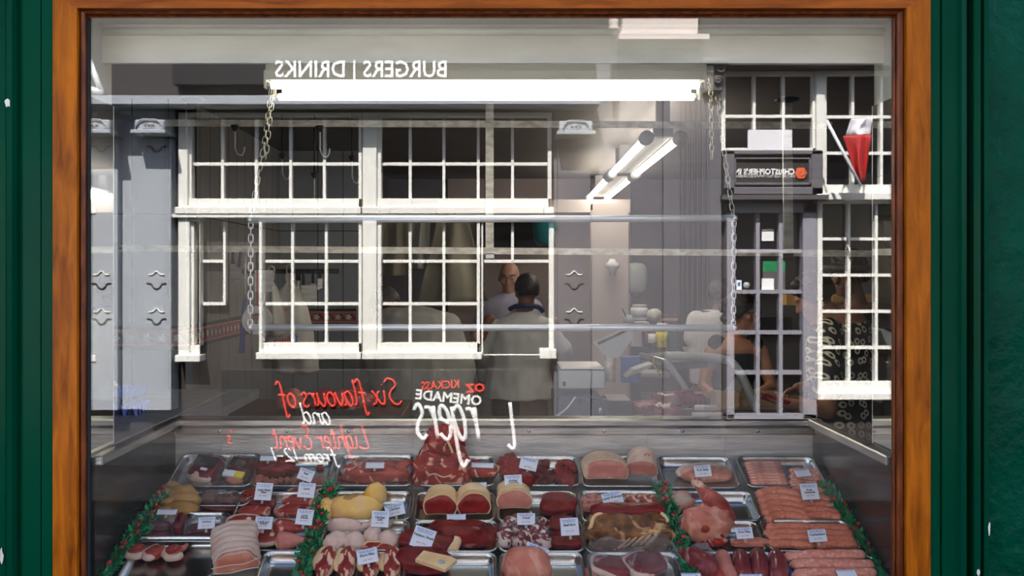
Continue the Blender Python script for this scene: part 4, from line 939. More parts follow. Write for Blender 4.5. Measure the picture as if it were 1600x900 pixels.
cap_(tp, b4p(1120,537), b4p(1128,570), .060,.065, flat=1); cap_(tp, b4p(1178,537), b4p(1172,570), .060,.065); 
skin_build(tp, 'black_top', M['black_cloth'], B4, .012)

# --- customer in daisy print dress, seen from behind, phone in hand
d5 = 5.0; B5 = thing('person', 'person in a black dress with cream daisies, seen from behind, holding a phone forward', 'person', (P(1312,421,d5).x, P(0,421,d5).y, 0))
def b5p(px, py, d=d5): return P(px, py, d)-B5.location
body = MB(); hc = b5p(1272,463); M4h = head_parts(body, hc, (-.92,.15), 1.0, .55)
cap_(body, hc+Vector((.03,0,-.04)), b5p(1308,500), .05,.06)
body.loft([ell(b5p(1314,488), .11,.09), ell(b5p(1312,505), .15,.11), ell(b5p(1312,560), .14,.12), ell(b5p(1314,620), .14,.12), ell(b5p(1318,680), .16,.13), ell(b5p(1320,740), .15,.12)])
sh, el, wr = b5p(1290,560,4.85), b5p(1293,640,4.62), b5p(1226,630,4.62)
cap_(body, b5p(1298,520,4.88), el, .05,.048); cap_(body, el, wr, .046,.027)
hand(body, wr, (-1,0,.25), (0,0,1), 1, .82, .55)
el2, wr2 = b5p(1280,600,5.25), b5p(1246,606,4.85); cap_(body, b5p(1300,520,5.15), el2, .05,.042); cap_(body, el2, wr2, .04,.026); hand(body, wr2, (-.9,-.3,-.25), (-.1,-.5,-.8), -1, .82, .6)
for s in (-1,1): cap_(body, Vector((.05,s*.08,.55)), Vector((.03,s*.09,.36)), .075,.055); cap_(body, Vector((.03,s*.09,.36)), Vector((.05,s*.09,.07)), .055,.036); cap_(body, Vector((.05,s*.09,.06)), Vector((-.08,s*.09,.035)), .036,.028)
skin_build(body, 'body', M['skin_tan'], B5, .008)
hair_cap(M4h, B5, 1.05, amp=.004)
MB().ball(hc+Vector((-.085,-.01,.055)), (.045,.04,.035), 14).build('hair_bun', M['hair'], B5)
MB().tube([M4h @ Vector((.082*0-.084,.0+.012*math.cos(q*PI/6),-.045+.012*math.sin(q*PI/6))) for q in range(12)], .0022, 6, closed=True).build('hoop_earring', M['chrome'], B5)
tp = MB(); tp.loft([ell(b5p(1316,500), .13,.10), ell(b5p(1312,512), .172,.135), ell(b5p(1310,560), .175,.15), ell(b5p(1312,610), .165,.145), ell(b5p(1318,660), .185,.16), ell(b5p(1322,720), .21,.175), ell(Vector((.04,0,.42)), .24,.20)])
cap_(tp, b5p(1296,512,4.90), b5p(1294,598,4.70), .060,.072)
skin_build(tp, 'daisy_dress', M['dress'], B5, .012, 4, .006)
ph = thing('phone', 'phone in a red case held in two hands in front of the daisy dress', 'phone', P(1212,625,4.60), (-.55,.30,-.15))
MB().box((-.066,-.036,-.004), (.066,.036,.003), bev=.004).build('case', M['phone_red'], ph); MB().box((-.060,-.031,.003), (.060,.031,.005), bev=.001).build('screen', M['display'], ph)

# --- curly haired person further back
d6 = 5.9; B6 = thing('person', 'person with dark curly hair and a flat grey visor, standing behind the daisy dress', 'person', (P(1328,421,d6).x, P(0,421,d6).y, 0))
def b6p(px, py, d=d6): return P(px, py, d)-B6.location
body = MB(); hc = b6p(1326,430); M4h = head_parts(body, hc, (-.8,-.5), 1.12, .1)
cap_(body, hc+Vector((.02,.02,-.05)), b6p(1340,484), .06,.07)
body.loft([ell(b6p(1338,478), .13,.09), ell(b6p(1338,495), .21,.11), ell(b6p(1338,560), .19,.12), ell(b6p(1338,680), .18,.12)])
for s in (-1,1): cap_(body, b6p(1338+s*44,500), b6p(1338+s*52,570), .05,.042); cap_(body, b6p(1338+s*52,570), b6p(1338+s*50,640), .04,.028); hand(body, b6p(1338+s*50,640), (0,0,-1), (0,s*.2,0.01) if 0 else (-s,0,0), 1, 1, .3); cap_(body, Vector((s*.09,0,.72)), Vector((s*.10,-.02,.42)), .085,.06); cap_(body, Vector((s*.10,-.02,.42)), Vector((s*.10,.02,.07)), .058,.038); cap_(body, Vector((s*.10,.02,.06)), Vector((s*.10,-.13,.035)), .036,.03)
skin_build(body, 'body', M['skin'], B6, .010); eyes(M4h, B6, 1.12)
hair_cap(M4h, B6, 1.18, amp=.010)
mb = MB(); random.seed(5)
for i in range(40):
    th = random.uniform(0, 1.2); a = random.uniform(0, 2*PI); u = Vector((math.sin(th)*math.cos(a)*.10, math.sin(th)*math.sin(a)*.11, math.cos(th)*.115+.03)); mb.ball(hc+u, random.uniform(.02,.034), 8)
mb.build('curls', M['hair'], B6)
MB().loft([ell(hc+Vector((-.03,-.03,.030)), .150,.145, 24), ell(hc+Vector((-.03,-.03,.062)), .146,.14, 24)]).build('visor', M['hair_grey'], B6)
tp = MB(); tp.loft([ell(b6p(1338,486), .15,.11), ell(b6p(1338,500), .24,.14), ell(b6p(1338,560), .22,.15), ell(Vector((0,0,.8)), .21,.15)]); skin_build(tp, 'black_shirt', M['black_cloth'], B6, .014)
# --- person in white T-shirt
d7 = 6.7; B7 = thing('person', 'person in a white T-shirt mostly hidden behind the curly hair and glasses', 'person', (P(1112,421,d7).x, P(0,421,d7).y, 0))
def b7p(px, py, d=d7): return P(px, py, d)-B7.location
body = MB(); hc = b7p(1130,462); M4h = head_parts(body, hc, (.9,-.3), .95, .1); cap_(body, hc+Vector((0,0,-.05)), b7p(1122,490), .05,.055)
body.loft([ell(b7p(1120,485), .12,.08), ell(b7p(1120,500), .17,.10), ell(b7p(1120,560), .15,.11), ell(b7p(1120,650), .15,.11)])
cap_(body, b7p(1085,505), b7p(1088,560), .045,.038); cap_(body, b7p(1088,560), b7p(1110,600), .036,.026); hand(body, b7p(1110,600), (.7,-.3,-.5), (0,-.5,-.8), 1, .9, .4)
for s in (-1,1): cap_(body, Vector((s*.08,0,.72)), Vector((s*.09,0,.42)), .08,.06); cap_(body, Vector((s*.09,0,.42)), Vector((s*.09,.02,.07)), .055,.036); cap_(body, Vector((s*.09,.02,.06)), Vector((s*.09,-.13,.035)), .036,.028)
skin_build(body, 'body', M['skin'], B7, .011); hair_cap(M4h, B7, 1.0, amp=.003); eyes(M4h, B7, .95)
tp = MB(); tp.loft([ell(b7p(1122,484), .10,.08), ell(b7p(1120,494), .18,.12), ell(b7p(1120,520), .21,.14), ell(b7p(1120,600), .19,.14)]); cap_(tp, b7p(1088,500), b7p(1084,528), .07,.075); skin_build(tp, 'white_tee', M['white_cloth'], B7, .014)

# ================================================================== THINGS INSIDE THE SHOP
# hanging aprons
def hang(label, top, bot, d, mt, cat='apron', name='hanging_apron', amp=.05):
    t = thing(name, label, cat, P((top[0][0]+top[1][0])/2, top[0][1], d)); s_ = globals()['cloth'](t, top, bot, M[mt], 'cloth', d=d, amp=amp, rr=False, th=.03)
    MB().tube(crom([(-.0,.0,.0),(.0,0,.04),(.02,0,.055),(.03,0,.04)]), .004, 6).build('hook', M['black_metal'], t); return t
gr_ = thing('garment_rail', 'dark rail on two ceiling rods carrying the hanging apron and coat', 'rail', P(690,338,6.9))
MB().tube([(-.5,0,0),(.36,0,0)], .010, 8).build('bar', M['black_metal'], gr_)
for x_ in (-.45,.32): MB().tube([(x_,0,0),(x_,0,ZC-gr_.location.z)], .006, 8).build('ceiling_rod', M['black_metal'], gr_)
hang('cream apron hanging high beside the white post between the reflected windows', ((597,346),(638,346)), ((592,432),(642,430)), 6.9, 'apron')
hang('wide cream coat hanging over the stooping butcher', ((682,346),(732,346)), ((652,474),(764,470)), 6.9, 'apron', 'coat', 'hanging_coat', .07)
hang('white sheet hanging behind the ceiling hooks near the window post', ((640,345),(672,345)), ((640,420),(668,420)), 6.92, 'coat_dim', 'cloth', 'hanging_cloth')
# carrier bags on the left wall
def carrier(label, px, py, w_, h_, d, text=False):
    t = thing('carrier_bag', label, 'carrier bag', P(px, py, d)); s = d/F; hw, hh = w_*s/2, h_*s; rings = []
    for i, (tt, k, dp) in enumerate(((0,.16,.02),(.05,.22,.03),(.10,.14,.02),(.2,.42,.05),(.4,.72,.08),(.7,.95,.10),(.92,1.0,.09),(1.0,.8,.05))):
        ring = [Vector((hw*k*math.cos(a)*(1+.10*noise.noise(Vector((a,tt*4,px)))), dp*math.sin(a)*(1+.3*math.sin(5*a)), -hh*tt)) for a in [2*PI*q/28 for q in range(28)]]
        rings.append(ring)
    MB().loft(rings).build('bag', M['bag_white'], t)
    MB().tube(crom([(-.01,0,-.01),(-.015,0,.03),(0,0,.045),(.015,0,.03),(.01,0,-.01)]), .004, 6).build('handle', M['bag_white'], t)
    if text:
        txt('THE', .026, M['red_mark'], t, (-.01,-.095,-hh*.42), (PI/2,.15,0)); txt('Butcher', .04, M['red_mark'], t, (0,-.108,-hh*.78), (PI/2,-.25,0), bold=.001, shear=.3)
        MB().box((.03,-.112,-hh*.80), (.06,-.105,-hh*.70)).build('blue_mark', M['blue_ink'], t)
carrier('white plastic carrier bag with red lettering hanging above the counter', 452, 427, 80, 132, 4.93, True)
carrier('plain crumpled carrier bag hanging lowest, under the lettered bag', 462, 500, 74, 84, 5.05)
carrier('small white carrier bag hanging against the tiled wall behind the chain', 424, 430, 40, 96, 4.7)
# knives, steels and tools on a wall bar
tb = thing('tool_bar', 'dark wall bar for knives and cleavers beside the carrier bags', 'tool rack', P(440,424,4.95)); MB().box((-.26,-.01,-.012), (.30,.01,.012), bev=.003).build('bar', M['black_metal'], tb)
def tool(label, cat, px, py, ln, d, kind, rot=0):
    t = thing(kind, label, cat, P(px, py, d), (0,rot,0)); L = ln*d/F
    if kind == 'cleaver':
        MB().tube([(0,0,0),(0,0,-L*.45)], [.012,.014], 8, flat=.6).build('handle', M['black_metal'], t); MB().box((-.012,-.002,-L), (.07,.002,-L*.45), bev=.001).build('blade', M['dull_steel'], t)
    elif kind == 'knife':
        MB().tube([(0,0,0),(0,0,-L*.4)], [.011,.013], 8, flat=.6).build('handle', M['black_metal'], t)
        MB().prism([(-.012,-L*.4),(.014,-L*.4),(.012,-L*.9),(-.012,-L)], -.0015, .0015, M4=Matrix.Rotation(PI/2,4,'X')).build('blade', M['steel'], t)
    else:
        MB().tube([(0,0,0),(0,0,-L*.35)], [.010,.014], 8).build('handle', M['black_metal'], t); MB().tube([(0,0,-L*.35),(0,0,-L)], [.008,.005], 8).build('rod', M['chrome'], t)
tool('black handled knife hanging nearest the tiled corner', 'knife', 364, 394, 46, 4.19, 'knife'); tool('second black handled knife hanging beside the blue sheath', 'knife', 376, 394, 60, 4.19, 'knife', .1)
tool('broad cleaver hanging just beneath the lower flat bar near the chain', 'cleaver', 402, 394, 62, 4.19, 'cleaver')
tool('cleaver hanging between the carrier bag and the window post', 'cleaver', 474, 423, 50, 4.94, 'cleaver'); tool('slim knife hanging beside the far cleaver', 'knife', 489, 423, 50, 4.94, 'knife'); tool('dark knife at the window post end of the tool bar', 'knife', 500, 423, 30, 4.94, 'knife')
tool('sharpening steel hanging at the end of the tool bar', 'sharpening steel', 466, 423, 44, 4.94, 'sharpening_steel')
t = thing('knife_sheath', 'long blue plastic sheath hanging in front of the floral wall border', 'sheath', P(383,396,4.19)); MB().tube([(0,0,0),(0,0,-.20)], .006, 8).build('cord', M['dull_steel'], t)
MB().tube([(0,0,-.20),(-.008,0,-.30),(-.016,0,-.44)], [.014,.019,.021], 10, flat=.6).build('sheath', M['blue_plastic'], t)
t = thing('tape_roll', 'cream tape roll hanging behind the steel chain', 'tape roll', P(402,500,4.19)); rg = MB()
for ri, ro, y0, y1 in ((.032,.062,-.025,.025),):
    n = 32; v = [(rr*math.cos(2*PI*k/n), y, rr*math.sin(2*PI*k/n)) for y in (y0,y1) for rr in (ri,ro) for k in range(n)]
    rg.add(v, [f for k in range(n) for j in [(k+1)%n] for f in ((k,n+k,n+j,j),(2*n+k,2*n+j,3*n+j,3*n+k),(n+k,3*n+k,3*n+j,n+j),(k,j,2*n+j,2*n+k))], 0, False)
rg.build('roll', M['bag_white'], t); MB().tube([(0,.0,.032),(0,.0,.30)], .004, 6).build('hanger', M['red_cloth'], t)
t = thing('thin_steel_rod', 'thin dark rod hanging from the end of the lower chrome rail', 'rod', P(393,512,3.15)); MB().tube([(0,0,.004),(.001,0,-.13)], .0028, 8).ball((0,0,-.0),.006,8).build('rod', M['black_metal'], t)

# egg trays
def egg_tray(label, z, flip, eggs, dx=0):
    t = thing('egg_tray', label, 'egg tray', (-1.50+dx, .90, z), (0,0,.06)); n, m = 6, 4; px_ = .043; g = 6
    W_, H_ = n*g+1, m*g+1; vs = []
    for j in range(H_):
        for i in range(W_):
            x = (i/g-n/2)*px_; y = (j/g-m/2)*px_; h = .018*math.cos(2*PI*i/g)*math.cos(2*PI*j/g)*.7+.011*(math.cos(2*PI*i/g)+math.cos(2*PI*j/g))
            vs.append((x, y, (-h if flip else h)+.028))
    mb = MB(); N = len(vs); fs = [(j*W_+i, j*W_+i+1, (j+1)*W_+i+1, (j+1)*W_+i) for j in range(H_-1) for i in range(W_-1)]
    mb.add(vs+[(x,y,z_-.003) for x,y,z_ in vs], fs+[tuple(N+k for k in reversed(f)) for f in fs], 0, True); mb.build('pulp_tray', M['egg_blue'], t)
    if eggs:
        for i in range(3):
            for j in range(2):
                e = MB().ball((0,0,0), (.021,.021,.028), 14).build('egg', M['egg']); e.location = t.location+Vector(((i+.5-2.2)*px_, (j-.5)*px_, .047)); tag(e, 'pale brown egg sitting in the top blue egg tray', 'egg', 'eggs in the top blue tray')
    return t
egg_tray('lower blue pulp egg tray, turned upside down on the grey ledge', 1.042, True, False); egg_tray('upper blue pulp egg tray holding a few eggs', 1.088, False, True, -.01)

# work table and meat behind the display, left
wt = thing('work_table', 'red-brown wooden work table between the tiled wall and the stooping butcher', 'table', P(480,650,4.9)); wt.location.z = 0
MB().box((-.45,-.4,.80), (.50,.5,.86), bev=.006).build('table_top', M['counter_wood'], wt)
for a in (-.40,.44):
    for b_ in (-.35,.44): MB().box((a-.03,b_-.03,0), (a+.03,b_+.03,.80)).build('leg', M['dull_steel'], wt)
def blob(name, w_, d_, h_, seed, amp, mt, n=24, sq=1.0, fr=2.0, flat=.35, parent=None, fine=.25, ridge=0, rf=9, rdir=(1,0,.5)):
    off = Vector((seed*3.1, seed*1.7, seed*.9))
    def fn(u):
        a = 1+amp*noise.noise(u*fr+off)+amp*fine*noise.noise(u*fr*3.5+off)
        if ridge: a += ridge*math.sin(rf*(u.x*rdir[0]+u.y*rdir[1]+u.z*rdir[2])+2.5*noise.noise(u*2+off))
        v = Vector(u)
        if sq != 1: v = Vector([math.copysign(abs(c)**sq, c) for c in u])
        v = v*a
        if v.z < -flat: v.z = -flat-(v.z+flat)*.05
        return v
    mb = MB().ball((0,0,0), (w_/2, d_/2, h_/2/((1+flat)/2) if flat < 1 else h_/2), n, fn=fn); return mb.build(name, mt, parent)
for k, (px, py, w1, lb) in enumerate(((456,640,.15,'pale lump of dough-coloured meat on the work table'), (548,652,.26,'long pink joint of meat at the end of the work table'), (510,655,.16,'small dark red joint on the work table'))):
    o = blob('meat_joint', w1, .14, .10, 40+k, .3, [M['pork'], M['lamb'], M['beef']][k]); o.location = P(px, py, 4.9); o.location.z = .91; tag(o, lb, 'meat')

# deli counter, scale, till, jars on the right
dc = thing('deli_counter', 'serving counter with pale teal curved glass frame beside the paper bags', 'counter', (P(1090,421,4.9).x, P(0,421,4.9).y, 0))
def dp_(px, py, d=4.9): return P(px, py, d)-dc.location
MB().box(dp_(1035,640,4.7)*1, Vector((dp_(1240,640,4.7).x, .5, 0))).build('base_cabinet', M['steel'], dc)
mb = MB(); q = [dp_(1003,553,5.5), dp_(1060,548,5.5), dp_(1120,562,4.9), dp_(1045,566,4.8)]; mb.add([p for p in q]+[p-Vector((0,0,.04)) for p in q], [(0,1,2,3),(7,6,5,4),(0,4,5,1),(1,5,6,2),(2,6,7,3),(3,7,4,0)]); mb.build('top_shelf', M['ledge'], dc)
curve_a = crom([dp_(1040,556,4.75), dp_(1100,558,4.75), dp_(1140,565,4.75), dp_(1160,590,4.72), dp_(1182,640,4.7)], 6)
curve_b = crom([dp_(1038,562,4.75), dp_(1060,590,4.74), dp_(1090,640,4.72)], 6)
MB().tube(curve_a, .022, 10).build('glass_frame', M['scale_grey'], dc); MB().tube(curve_b, .016, 10).build('glass_frame', M['scale_grey'], dc)
mb = MB(); c1 = [p for p in curve_a[::4]]; c2 = [p+Vector((0,.7,0)) for p in c1]; nn = len(c1)
mb.add(c1+c2, [(i,i+1,nn+i+1,nn+i) for i in range(nn-1)], 0, True); mb.build('curved_glass', M['clear'], dc)
MB().tube([dp_(1002,556,5.2), dp_(1046,568,4.85)], .02, 8).build('shelf_edge', M['steel'], dc)
mb = MB(); mb.box(dp_(1000,655,4.8), Vector((dp_(1000,0,4.8).x+.3, .3, 0))); mb.build('cabinet_end', M['steel'], dc)

sc1 = thing('weighing_scale', 'pale grey counter scale with a slanting customer display on a steel post', 'scale', P(905,606,4.3))
def sp1(px, py, d=4.3): return P(px, py, d)-sc1.location
MB().box(sp1(873,608), sp1(946,579)+Vector((0,.26,0)), bev=.006).build('base', M['scale_grey'], sc1); MB().box(sp1(879,603)-Vector((0,.004,0)), sp1(884,596)).build('button', M['black_metal'], sc1)
MB().box(sp1(876,577)+Vector((0,.0,0)), sp1(944,574)+Vector((0,.28,0)), bev=.003).build('weighing_plate', M['chrome'], sc1)
MB().tube([sp1(957,600)+Vector((0,.1,0)), sp1(957,548)+Vector((0,.1,0))], .026, 16).build('post', M['galv'], sc1)
mb = MB(); pl = [sp1(930,540), sp1(988,514), sp1(992,516), sp1(984,536), sp1(966,558), sp1(955,560), sp1(941,553), sp1(936,544)]; n = len(pl)
mb.add([p for p in pl]+[p+Vector((.01,.20,.0)) for p in pl], [tuple(range(n)), tuple(reversed(range(n,2*n)))]+[(k,n+k,n+(k+1)%n,(k+1)%n) for k in range(n)]); mb.build('display_head', M['scale_grey'], sc1)
pa = [sp1(934,537)-Vector((0,.004,0)), sp1(985,513)-Vector((0,.004,0))]; MB().tube(pa, .006, 6).build('display_strip', M['display'], sc1)
tl = thing('till', 'dark blue-grey cash till under the counter scale', 'till', P(905,650,4.28)); tl.location.z -= .02
MB().box((-.11,-.01,0), (.10,.28,.115), bev=.008).build('drawer', M['till_blue'], tl); MB().box((.0,-.05,-.01), (.13,.0,.10), bev=.004).build('front_box', M['till_blue'], tl)
MB().box((.13,.02,-.01), (.25,.26,.085), bev=.01).build('printer', M['black_metal'], tl)
MB().tube(crom([(-.11,-.03,.02),(-.06,-.04,.06),(-.02,-.03,.11)]), .004, 6).build('cable', M['white_cloth'], tl)
MB().ball((.09,-.055,.05), (.010,.004,.018), 10).build('lock_tag', M['steel'], tl)
def jar(label, px, py, w_, h_, d, mt, lid, cat='jar', name='jar', lab=None):
    t = thing(name, label, cat, P(px, py, d)); r = w_*d/F/2; h = h_*d/F
    MB().lathe([(r*.9,0),(r,h*.05),(r,h*.78),(r*.8,h*.85)], 20).build('body', M[mt], t); MB().lathe([(r*.86,h*.83),(r*.88,h*.86),(r*.88,h),(r*.8,h)], 20).build('lid', M[lid], t)
    if lab: MB().lathe([(r*1.02,h*.2),(r*1.02,h*.65)], 20).build('label_band', M[lab], t)
jar('yellow mustard jar on the counter shelf', 1034, 543, 18, 38, 5.2, 'mustard', 'white', lab='yellow'); jar('dark green jar beside the mustard', 1050, 543, 14, 34, 5.2, 'dark_green', 'mustard')
jar('brown sauce jar beside the mustard, nearer the scale', 1020, 542, 15, 32, 5.3, 'brown_jar', 'brown_jar', lab='white'); jar('second dark brown jar next to the white box', 1010, 541, 14, 32, 5.4, 'brown_jar', 'black_metal')
jar('white tub with blue lettering and grey lid standing on the white box', 999, 500, 27, 24, 5.5, 'white_cloth', 'lamp_grey', 'tub', 'tub', 'scale_grey'); jar('grey pen pot with a pen in it', 982, 504, 18, 12, 5.5, 'scale_grey', 'scale_grey', 'pen pot', 'pen_pot')
t = thing('pen', 'dark pen standing in the grey pot', 'pen', P(980,497,5.48)); MB().tube([(0,0,0),(-.03,0,.055)], .004, 8).build('barrel', M['black_metal'], t)
t = thing('white_box', 'white card box on the counter shelf between the scale and the jars', 'box', P(1000,542,5.55)); MB().box((-.055,0,0), (.055,.1,.145), bev=.004).build('carton', M['bag_white'], t)
t = thing('paper_towel_roll', 'crumpled pale paper roll on top of the jars', 'paper roll', P(1022,492,5.4)); MB().ball((0,0,0), (.046,.04,.036), 16, fn=lambda u: u*(1+.2*noise.noise(u*4))).build('roll', M['bag_white'], t)
t = thing('jar_box', 'dark red and brown box of jars beside the paper roll', 'box', P(1046,507,5.22)); MB().box((-.045,0,0), (.045,.1,.055), bev=.004).build('carton', M['brown_jar'], t); MB().box((-.047,-.002,.02), (.047,.0,.035)).build('band', M['kraft'], t)
t = thing('hand_dryer', 'pale hand dryer on the grey wall beyond the white upright', 'hand dryer', P(993,455,7.3)); MB().ball((0,0,.1), (.09,.07,.12), 18, fn=lambda u: Vector([math.copysign(abs(c)**.6, c) for c in u])).build('cover', M['scale_grey'], t); MB().tube([(0,0,0),(0,.0,-.03)], .03, 12).build('nozzle', M['lamp_grey'], t)
t = thing('wall_lamp', 'small white wall lamp on the pale upright', 'lamp', P(957,415,7.1)); MB().lathe([(.02,-.08),(.03,-.03),(.055,-.01),(.055,.01),(.03,.03),(.02,.05)], 18).build('shade', M['white_cloth'], t)
t = thing('grey_phone_handset', 'grey telephone handset unit by the blue folder, with a curled lead', 'telephone', P(1030,585,4.9)); MB().box((-.10,0,-.02), (.06,.12,.015), bev=.01).build('base', M['lamp_grey'], t); MB().tube(crom([(-.03,-.01,.09),(-.03,-.01,.05),(-.01,-.01,.02),(0,-.01,0)]), .004, 6).build('lead', M['mustard'], t)
t = thing('blue_folder', 'bright blue folder standing behind the scale post', 'folder', P(985,598,5.0)); MB().box((-.05,0,0), (.055,.02,.14), bev=.003).build('cover', M['blue'], t)
t = thing('bag_dispenser', 'blue and white slanting tray beside the scale post', 'tray', P(992,580,4.8)); MB().prism([(-.06,-.02),(.06,.03),(.07,.05),(-.02,.02)], 0, .12, M4=Matrix.Rotation(PI/2,4,'X')).build('tray', M['scale_grey'], t)
# back of counter: meats under glass
for k, (px, py, w1, h1, mt_, lb) in enumerate(((1040,648,.20,.07,'liver','purple heap of meat under the curved counter glass'), (1010,640,.20,.06,'beef_dark','dark joint lying flat beside the till'), (1062,628,.28,.07,'liver','long purple joint behind the curved counter glass'))):
    o = blob('meat_heap', w1, .16, h1, 60+k, .35, M[mt_], fr=3); o.location = P(px, py, 4.35+.12*k); tag(o, lb, 'meat')
dt = thing('counter_meat_tray', 'long steel tray of meat on the counter beside the till', 'tray', P(1035,662,4.4)); MB().box((-.24,-.12,-.01), (.22,.22,.005), bev=.004).build('tray', M['tray'], dt)
# paper bags and card box
def pbag(label, px, py, w_, h_, d, mt):
    t = thing('paper_bag', label, 'paper bag', P(px, py, d)); s = d/F; hw = w_*s/2; hh = h_*s
    rings = []
    for tt, k in ((0,1),(.3,.98),(.7,.95),(.93,.98),(1,1.0)):
        rings.append([Vector((x*hw*k+.004*noise.noise(Vector((x*3,y,tt*5))), y*.05*k, hh*tt+(.012*noise.noise(Vector((x*2,y*2,px))) if tt > .9 else 0))) for x, y in ((-1,-1),(-.4,-1.05),(.2,-.96),(1,-1),(1,0),(1,1),(.2,1),(-.4,1),(-1,1),(-1,0))])
    mb = MB().loft(rings, cap=False); mb.sm = [False]*len(mb.sm); mb.add(rings[0], [tuple(range(10))]); mb.build('bag', M[mt], t); return t
pbag('pale brown card carton beside the folded wraps on the counter', 1134, 646, 36, 34, 4.82, 'carton'); pbag('wide brown paper bag on the counter beneath the phone', 1182, 646, 66, 34, 4.86, 'kraft'); pbag('short brown paper bag behind the hands holding the phone', 1228, 646, 50, 26, 5.0, 'kraft')
t = thing('wrap_roll', 'rolled sandwich wrap in striped paper on the counter', 'wrap', P(1103,650,4.25)); MB().tube([(-.06,0,0),(.045,0,0)], .017, 14).build('wrap', M['bag_white'], t); MB().tube([(.045,0,0),(.075,0,0)], .0175, 14).build('filling_end', M['carton'], t)
t = thing('wrap_roll', 'second sandwich wrap lying on top of the striped one', 'wrap', P(1104,637,4.28)); MB().tube([(-.055,0,0),(.045,0,0)], .013, 14).build('wrap', M['bag_white'], t)
t = thing('wall_shelf', 'pale timber shelf front behind the curly haired person', 'shelf', P(1330,468,6.6))
mb = MB()
for k in (-2,-1,0,1): mb.box((k*.17-.06+.09,-.03,-.02), (k*.17+.07+.09,.0,.02), bev=.003)
mb.box((-.45,0,-.04), (.38,.1,.035)); mb.build('boards', M['wood_box'], t)
t = thing('menu_tv', 'small dark screen on the far grey wall', 'screen', P(1212,510,8.372)); MB().box((-.13,0,-.08), (.14,.03,.08), bev=.005).build('screen', M['display'], t)
t = thing('teal_bucket', 'teal plastic scoop hanging from the lower flat bar', 'bucket', P(850,345,7.74)); MB().lathe([(.05,-.20),(.085,-.15),(.10,0),(.105,.01)], 18).build('bowl', M['teal'], t); MB().tube([(0,0,0),(0,0,.12),(0,.08,.13)], .004, 6).build('handle', M['black_metal'], t)

# ================================================================== THE DISPLAY: trays, meat, cards, garlands
FLOOR = -.030
def rrect(w_, d_, r, n=6):
    pts = []
    for cx, cy, a0 in ((w_/2-r, d_/2-r, 0), (-w_/2+r, d_/2-r, PI/2), (-w_/2+r, -d_/2+r, PI), (w_/2-r, -d_/2+r, 3*PI/2)):
        for i in range(n+1): a = a0+PI/2*i/n; pts.append((cx+r*math.cos(a), cy+r*math.sin(a)))
    return pts
tray_n = 0
def tray(x0, x1, yb, yf, label, dz=0):
    ym = (yb+yf)/2; a, s = spot(x0, ym, dz); b, _ = spot(x1, ym, dz); pb, _ = spot((x0+x1)/2, yb, dz); pf, _ = spot((x0+x1)/2, yf, dz)
    W_ = b.x-a.x; D_ = (pb-pf).length; c = (pb+pf)/2
    rings = []
    for ins, z in ((.030,-.0345),(.021,-.0335),(.015,-.028),(.009,-.006),(.0035,-.003),(.0,-.0015),(.0,.0),(.0025,.0015),(.006,.001),(.0095,-.002),(.013,-.012),(.0175,-.025),(.024,-.031),(.034,-.0315)):
        r = max(.006, .030-ins*.5); rings.append([(x,y,z) for x,y in rrect(W_-2*ins, D_-2*ins, r)])
    o = MB().loft(rings).build('steel_tray', M['tray']); o.location = c; o.rotation_euler = (TH,0,0)
    return tag(o, label, 'tray', None)
T = [
 (272,402,709,759,'steel tray at the back corner on the egg side, holding two labelled packs'),
 (282,392,768,790,'steel tray showing only its rim under the corner tray of labelled packs'),
 (397,520,712,759,'steel tray of liver pieces and diced scraps in the back row'),
 (526,648,710,759,'back row steel tray holding one bag of stringy pale meat'),
 (655,775,712,759,'back row steel tray under the big ribbed steak'),
 (781,906,712,759,'back row steel tray of diced and cubed red beef'),
 (905,1029,712,760,'back row steel tray under the scored pork joint'),
 (1030,1150,713,762,'back row steel tray with one flat pork piece and empty space at its side'),
 (1157,1283,713,760,'back row steel tray of two packs of thin pale sausages'),
 (368,505,768,811,'steel tray of neck fillets and lamb steaks'),
 (508,644,767,813,'steel tray holding a yellow corn-fed chicken'),
 (646,774,768,814,'steel tray holding two round beef joints side by side'),
 (776,902,767,815,'steel tray holding a topside joint and a smooth red slab'),
 (905,1036,766,816,'steel tray of kidneys and sliced belly'),
 (1043,1183,767,813,'bare steel tray behind the leg of lamb'),
 (1186,1314,764,812,'steel tray of fat coiled sausages in two stacks'),
 (216,352,800,845,'steel tray of bagged purple offal'),
 (356,494,812,860,'steel tray of lamb leg slices and shanks'),
 (500,640,812,860,'steel tray of pale chicken legs'),
 (643,778,812,862,'steel tray under the long venison cut'),
 (778,912,812,862,'steel tray of oxtail and beef skirt'),
 (912,1050,812,864,'steel tray under the large brown rib joint'),
 (1068,1192,813,862,'steel tray with a card standing alone beyond the fillets'),
 (1194,1338,812,860,'steel tray of plain sausages in two rows with a card between'),
 (172,344,838,902,'large steel tray at the front corner with three small chops'),
 (404,486,860,912,'bare steel tray beside the tied rolled joint'),
 (480,628,862,915,'steel tray of sliced ribs and belly'),
 (630,776,862,915,'steel tray beside the steaks with yellow fat'),
 (780,914,862,915,'steel tray beside the pink shoulder'),
 (920,1066,862,915,'steel tray of bagged chops in clear film'),
 (1076,1222,862,915,'steel tray under the row of purple fillets'),
 (1226,1380,866,918,'steel tray of long pale sausages at the front corner'),
]
for a in T: tray(*a)

